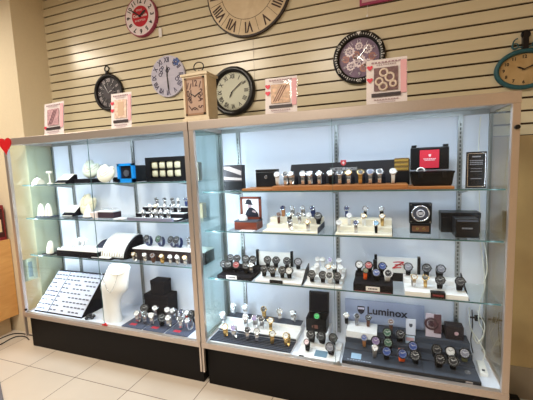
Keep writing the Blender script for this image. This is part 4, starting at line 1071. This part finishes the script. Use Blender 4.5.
ST = { # key: (case, dial, strap, kind, words)
 'sw': ('silver', 'white', 'silver', 'links', 'silver bracelet watch with white dial'), 'sd': ('silver', 'charcoal', 'silver', 'links', 'silver bracelet watch with dark dial'),
 'sp': ('silver', 'purple', 'silver', 'links', 'silver bracelet watch with purple dial'), 'sn': ('silver', 'navy', 'silver', 'links', 'silver bracelet watch with navy dial'),
 'sb': ('silver', 'white', 'black', 'leather', 'white dial watch on black strap'), 'sbl': ('silver', 'lightblue', 'black', 'leather', 'pale blue dial watch on black strap'),
 'gw': ('gold', 'white', 'gold', 'links', 'gold bracelet watch with white dial'), 'gd': ('gold', 'charcoal', 'gold', 'links', 'gold watch with dark dial'), 'tg': ('gold', 'white', 'silver', 'links', 'two tone watch with gold rim'),
 'bb': ('black', 'charcoal', 'rubber', 'sport', 'chunky black sports watch'), 'bs': ('steel', 'charcoal', 'rubber', 'sport', 'black strapped watch with steel case'), 'bw': ('black', 'white', 'rubber', 'sport', 'black sports watch with white dial'),
 'br': ('black', 'red', 'rubber', 'sport', 'black sports watch with red dial'), 'bblue': ('black', 'blue', 'rubber', 'sport', 'black sports watch with blue dial'), 'bgold': ('gold', 'charcoal', 'rubber', 'sport', 'chunky black watch with gold rim'),
 'bgreen': ('black', 'green', 'rubber', 'sport', 'black sports watch with green dial'), 'bpurple': ('black', 'purple', 'rubber', 'sport', 'black sports watch with purple dial'),
 'ww': ('white', 'white', 'white', 'leather', 'all white watch'), 'wg': ('gold', 'white', 'white', 'leather', 'white strapped watch with gold rim'), 'wc': ('white', 'charcoal', 'white', 'sport', 'chunky white sports watch with dark dial'),
 'wp': ('silver', 'purple', 'white', 'leather', 'white strapped watch with purple dial'),
 'tn': ('silver', 'navy', 'tan', 'leather', 'navy dial watch on tan strap'), 'nv': ('silver', 'navy', 'navy', 'leather', 'navy watch on navy strap'), 'bn': ('steel', 'brown', 'brown', 'leather', 'brown dial watch on brown strap'),
 'bd': ('black', 'charcoal', 'brown', 'leather', 'dark watch on brown strap'), 'or': ('steel', 'blue', 'orange', 'sport', 'blue dial watch on orange strap'), 'st': ('steel', 'charcoal', 'steel', 'links', 'steel bracelet watch with dark dial'),
 'ol': ('steel', 'grey', 'olive', 'sport', 'grey watch on olive strap'), 'gg': ('steel', 'grey', 'rubber', 'sport', 'grey sports watch'), 'og': ('black', 'olive', 'orange', 'leather', 'dark watch on orange strap'),
 'pk': ('black', 'pink', 'rubber', 'leather', 'black watch with pale pink dial'), 'rd': ('silver', 'white', 'red', 'leather', 'silver watch on red strap'), 'bt': ('steel', 'blue', 'tan', 'leather', 'blue dial watch on beige strap'), 'gn': ('silver', 'green', 'steel', 'links', 'steel watch with green dial'),
 'nvs': ('steel', 'charcoal', 'navy', 'sport', 'chunky navy strapped watch'), 'gns': ('steel', 'green', 'navy', 'sport', 'chunky navy watch with green dial'),
 'sg': ('silver', 'white', 'steel', 'links', 'steel sports watch with white dial'),
}
ORD = ['first', 'second', 'third', 'fourth', 'fifth', 'sixth', 'seventh', 'eighth', 'ninth', 'tenth', 'eleventh', 'twelfth', 'thirteenth']
ROWS = {
    "R1": (0.19, 1.425, 1.3, [2.378, 2.437, 2.478, 2.552, 2.601, 2.662, 2.73, 2.787, 2.844, 2.91, 2.971, 3.024, 3.099]),
    "R2a_back": (0.32, 1.193, 1.15, [2.372, 2.442, 2.517, 2.587]),
    "R2a_mid": (0.24, 1.157, 1.15, [2.361, 2.44, 2.509, 2.575, 2.64]),
    "R2a_fr": (0.15, 1.128, 1.15, [2.471, 2.588]),
    "R2b_back": (0.32, 1.193, 1.15, [2.814, 2.932, 3.035]),
    "R2b_mid": (0.24, 1.157, 1.15, [2.838, 2.929, 3.039]),
    "R2b_fr": (0.15, 1.128, 1.15, [2.784, 2.887, 3.004]),
    "R3a_back": (0.3, 0.815, 1.2, [1.947, 1.999, 2.077, 2.131]),
    "R3a_fr": (0.2, 0.797, 1.2, [1.944, 1.98, 2.04, 2.119, 2.156]),
    "R3b_back": (0.28, 0.825, 1.2, [2.255, 2.314, 2.397, 2.482]),
    "R3b_fr": (0.18, 0.79, 1.2, [2.259, 2.325, 2.394, 2.444]),
    "R3c_back": (0.33, 0.832, 1.15, [2.609, 2.649, 2.701, 2.758]),
    "R3c_mid": (0.25, 0.81, 1.15, [2.624, 2.7, 2.739, 2.776]),
    "R3c_fr": (0.16, 0.788, 1.15, [2.604, 2.675, 2.726, 2.767]),
    "R3d_back": (0.28, 0.835, 1.15, [2.895, 2.96, 3.035]),
    "R3d_fr": (0.19, 0.82, 1.15, [2.937, 3.008, 3.067]),
    "R3e_back": (0.31, 0.83, 1.2, [3.193, 3.297, 3.37]),
    "R3e_fr": (0.19, 0.8, 1.2, [3.216, 3.281, 3.356, 3.457]),
    "Rfa_back": (0.37, 0.382, 1.5, [1.914, 2.02, 2.175, 2.301, 2.412]),
    "Rfa_mid": (0.255, 0.36, 1.5, [1.88, 2.069, 2.146, 2.199, 2.267]),
    "Rfa_fr": (0.12, 0.335, 1.5, [1.967, 2.038, 2.137, 2.21, 2.322, 2.433]),
    "Rfb_back": (0.2, 0.345, 1.3, [2.585, 2.656, 2.729]),
    "Rfb_fr": (0.1, 0.335, 1.3, [2.577, 2.732]),
    "Rfc": (0.33, 0.4418, 1.3, [2.803, 2.87, 2.946]),
    "Rfd_back": (0.33, 0.43, 1.3, [3.093]),
    "Rfd_m2": (0.27, 0.395, 1.3, [3.073, 3.142]),
    "Rfd_mid": (0.2, 0.365, 1.3, [2.928, 2.997, 3.078, 3.221, 3.342, 3.417, 3.496]),
    "Rfd_fr": (0.115, 0.355, 1.3, [2.993, 3.062, 3.148, 3.226, 3.346, 3.422]),
    "Lf_back": (0.25, 0.335, 1.5, [1.144, 1.244, 1.375, 1.436, 1.521, 1.57, 1.628]),
    "Lf_fr": (0.13, 0.335, 1.5, [1.174, 1.233, 1.309, 1.399, 1.473, 1.578, 1.657]),
    "L3_top": (0.26, 0.938, 1.3, [1.228, 1.349, 1.468, 1.52, 1.62]),
    "L3_fr": (0.14, 0.838, 1.15, [1.178, 1.28, 1.358, 1.442, 1.517, 1.584, 1.65]),
    "L2_back": (0.33, 1.258, 1.05, [1.28, 1.358, 1.437, 1.489, 1.562]),
    "L2_mid": (0.25, 1.22, 1.0, [1.273, 1.331, 1.418, 1.479, 1.546]),
    "L2_fr": (0.17, 1.187, 1.0, [1.273, 1.342, 1.391, 1.44, 1.505]),
}
LOOK = {
 'R1': ('ww sd sw sw sw sw sb sd tg gd sn sd ww', 'on the long brown plank', 'watches on the brown plank'),
 'R2a_back': ('tn sw sw nv', 'back step of left cream riser', 'watches on the left cream riser'),
 'R2a_mid': ('bn sbl sd ww bb', 'middle step of left cream riser', 'watches on the left cream riser'),
 'R2a_fr': ('sd tg', 'front step of left cream riser', 'watches on the left cream riser'),
 'R2b_back': ('nv sb sb', 'back step of right cream riser', 'watches on the right cream riser'),
 'R2b_mid': ('ww wg gw', 'middle step of right cream riser', 'watches on the right cream riser'),
 'R2b_fr': ('ww sn sbl', 'front step of right cream riser', 'watches on the right cream riser'),
 'R3a_back': ('bb bs bb bs', 'back row of leftmost black tray', 'watches on the leftmost black tray'),
 'R3a_fr': ('bs bb br bb sw', 'front row of leftmost black tray', 'watches on the leftmost black tray'),
 'R3b_back': ('bs bb bs gg', 'before the blank white sign', 'watches on the tray before the blank sign'),
 'R3b_fr': ('bb bgold bb bw', 'front of tray with black label', 'watches on the tray before the blank sign'),
 'R3c_back': ('ww ww wp ww', 'back row of the white watch crowd', 'watches in the white watch crowd'),
 'R3c_mid': ('ww wg sb ww', 'middle row of the white watch crowd', 'watches in the white watch crowd'),
 'R3c_fr': ('bs bb wc bs', 'front row of white watch crowd', 'watches in the white watch crowd'),
 'R3d_back': ('bw br bblue', 'back row of the dark block stand', 'watches on the dark block stand'),
 'R3d_fr': ('og bblue wc', 'front row of the dark block stand', 'watches on the dark block stand'),
 'R3e_back': ('gg bb gg', 'back row of rightmost white tray', 'watches on the rightmost white tray'),
 'R3e_fr': ('tg gd bs bb', 'front row of rightmost white tray', 'watches on the rightmost white tray'),
 'Rfa_back': ('sw sw gd sw sw', 'back step of the long floor riser', 'watches on the long floor riser'),
 'Rfa_mid': ('sw sw sp sd gw', 'middle step of the long floor riser', 'watches on the long floor riser'),
 'Rfa_fr': ('gw sp sd sw gw gw', 'front step of the long floor riser', 'watches on the long floor riser'),
 'Rfb_back': ('bb bb bs', 'back row of the small floor tray', 'watches on the small floor tray'),
 'Rfb_fr': ('pk gg', 'front row of the small floor tray', 'watches on the small floor tray'),
 'Rfc': ('sb st bd', 'on the white ledge', 'watches on the white ledge'),
 'Rfd_back': ('bn', 'top step of the slate platform', 'watches on the slate platform'),
 'Rfd_m2': ('bgreen bs', 'third step of the slate platform', 'watches on the slate platform'),
 'Rfd_mid': ('bt bpurple bgreen bblue bb bw ol', 'second row of the slate platform', 'watches on the slate platform'),
 'Rfd_fr': ('sg bblue or bb bb bs', 'front row of the slate platform', 'watches on the slate platform'),
 'Lf_back': ('bb sw sw sw sn rd bb', 'back row of the slate floor mats', 'watches on the slate floor mats'),
 'Lf_fr': ('sw sd sw bb sw sd sw', 'front row of the slate floor mats', 'watches on the slate floor mats'),
 'L3_top': ('nvs gns nvs nvs sd', 'on top of the white topped riser', 'watches on the white topped riser'),
 'L3_fr': ('tg sw bn gw sw sw tg', 'in front of the white topped riser', 'watches before the white topped riser'),
 'L2_back': ('sd sd sd sw nv', 'back row of the blue-grey tray', 'watches on the blue-grey tray'),
 'L2_mid': ('sw tg sw sd sw', 'middle row of the blue-grey tray', 'watches on the blue-grey tray'),
 'L2_fr': ('sw sd sw sw sw', 'front row of the blue-grey tray', 'watches on the blue-grey tray'),
}
PROTO = {}
for row, (Y, Z, S, xs) in ROWS.items():
    looks, where, group = LOOK[row]
    looks = looks.split()
    for i, (x, k) in enumerate(zip(xs, looks)):
        words = ST[k][4]
        pos = '' if len(xs) == 1 else (', leftmost ' if i == 0 else (', rightmost ' if i == len(xs) - 1 else ', %s from left ' % ORD[i]))
        label = words + (pos or ', ') + where
        kind = ST[k][3]
        if kind != 'sport': S_ = S * .84
        else: S_ = S
        rz = random.uniform(-.22, .22) + (.25 if x < 2.4 else .0)
        if row == 'L3_top': rz -= .45
        if row.startswith('Lf'): rz += random.choice((-.5, .1, .6))
        args = ((x, Y, Z + .0025), rz, S_, label, group)
        if k not in PROTO:
            PROTO[k] = make_watch(*ST[k][:4]); place(PROTO[k], *args)
        else: copy_thing(PROTO[k], *args)
# green dial in the open box, white watch at the framed photo
for (loc, k, lab, s) in (((2.60, .325, DK + .061 + .047), 'gbx', 'watch with bright green dial lying in the open black box', 1.05),):
    ST[k] = ('black', 'brightgreen', 'rubber', 'sport', '')
    r = make_watch(*ST[k][:4]); place(r, loc, 0, s, lab, 'watch in the open black box')
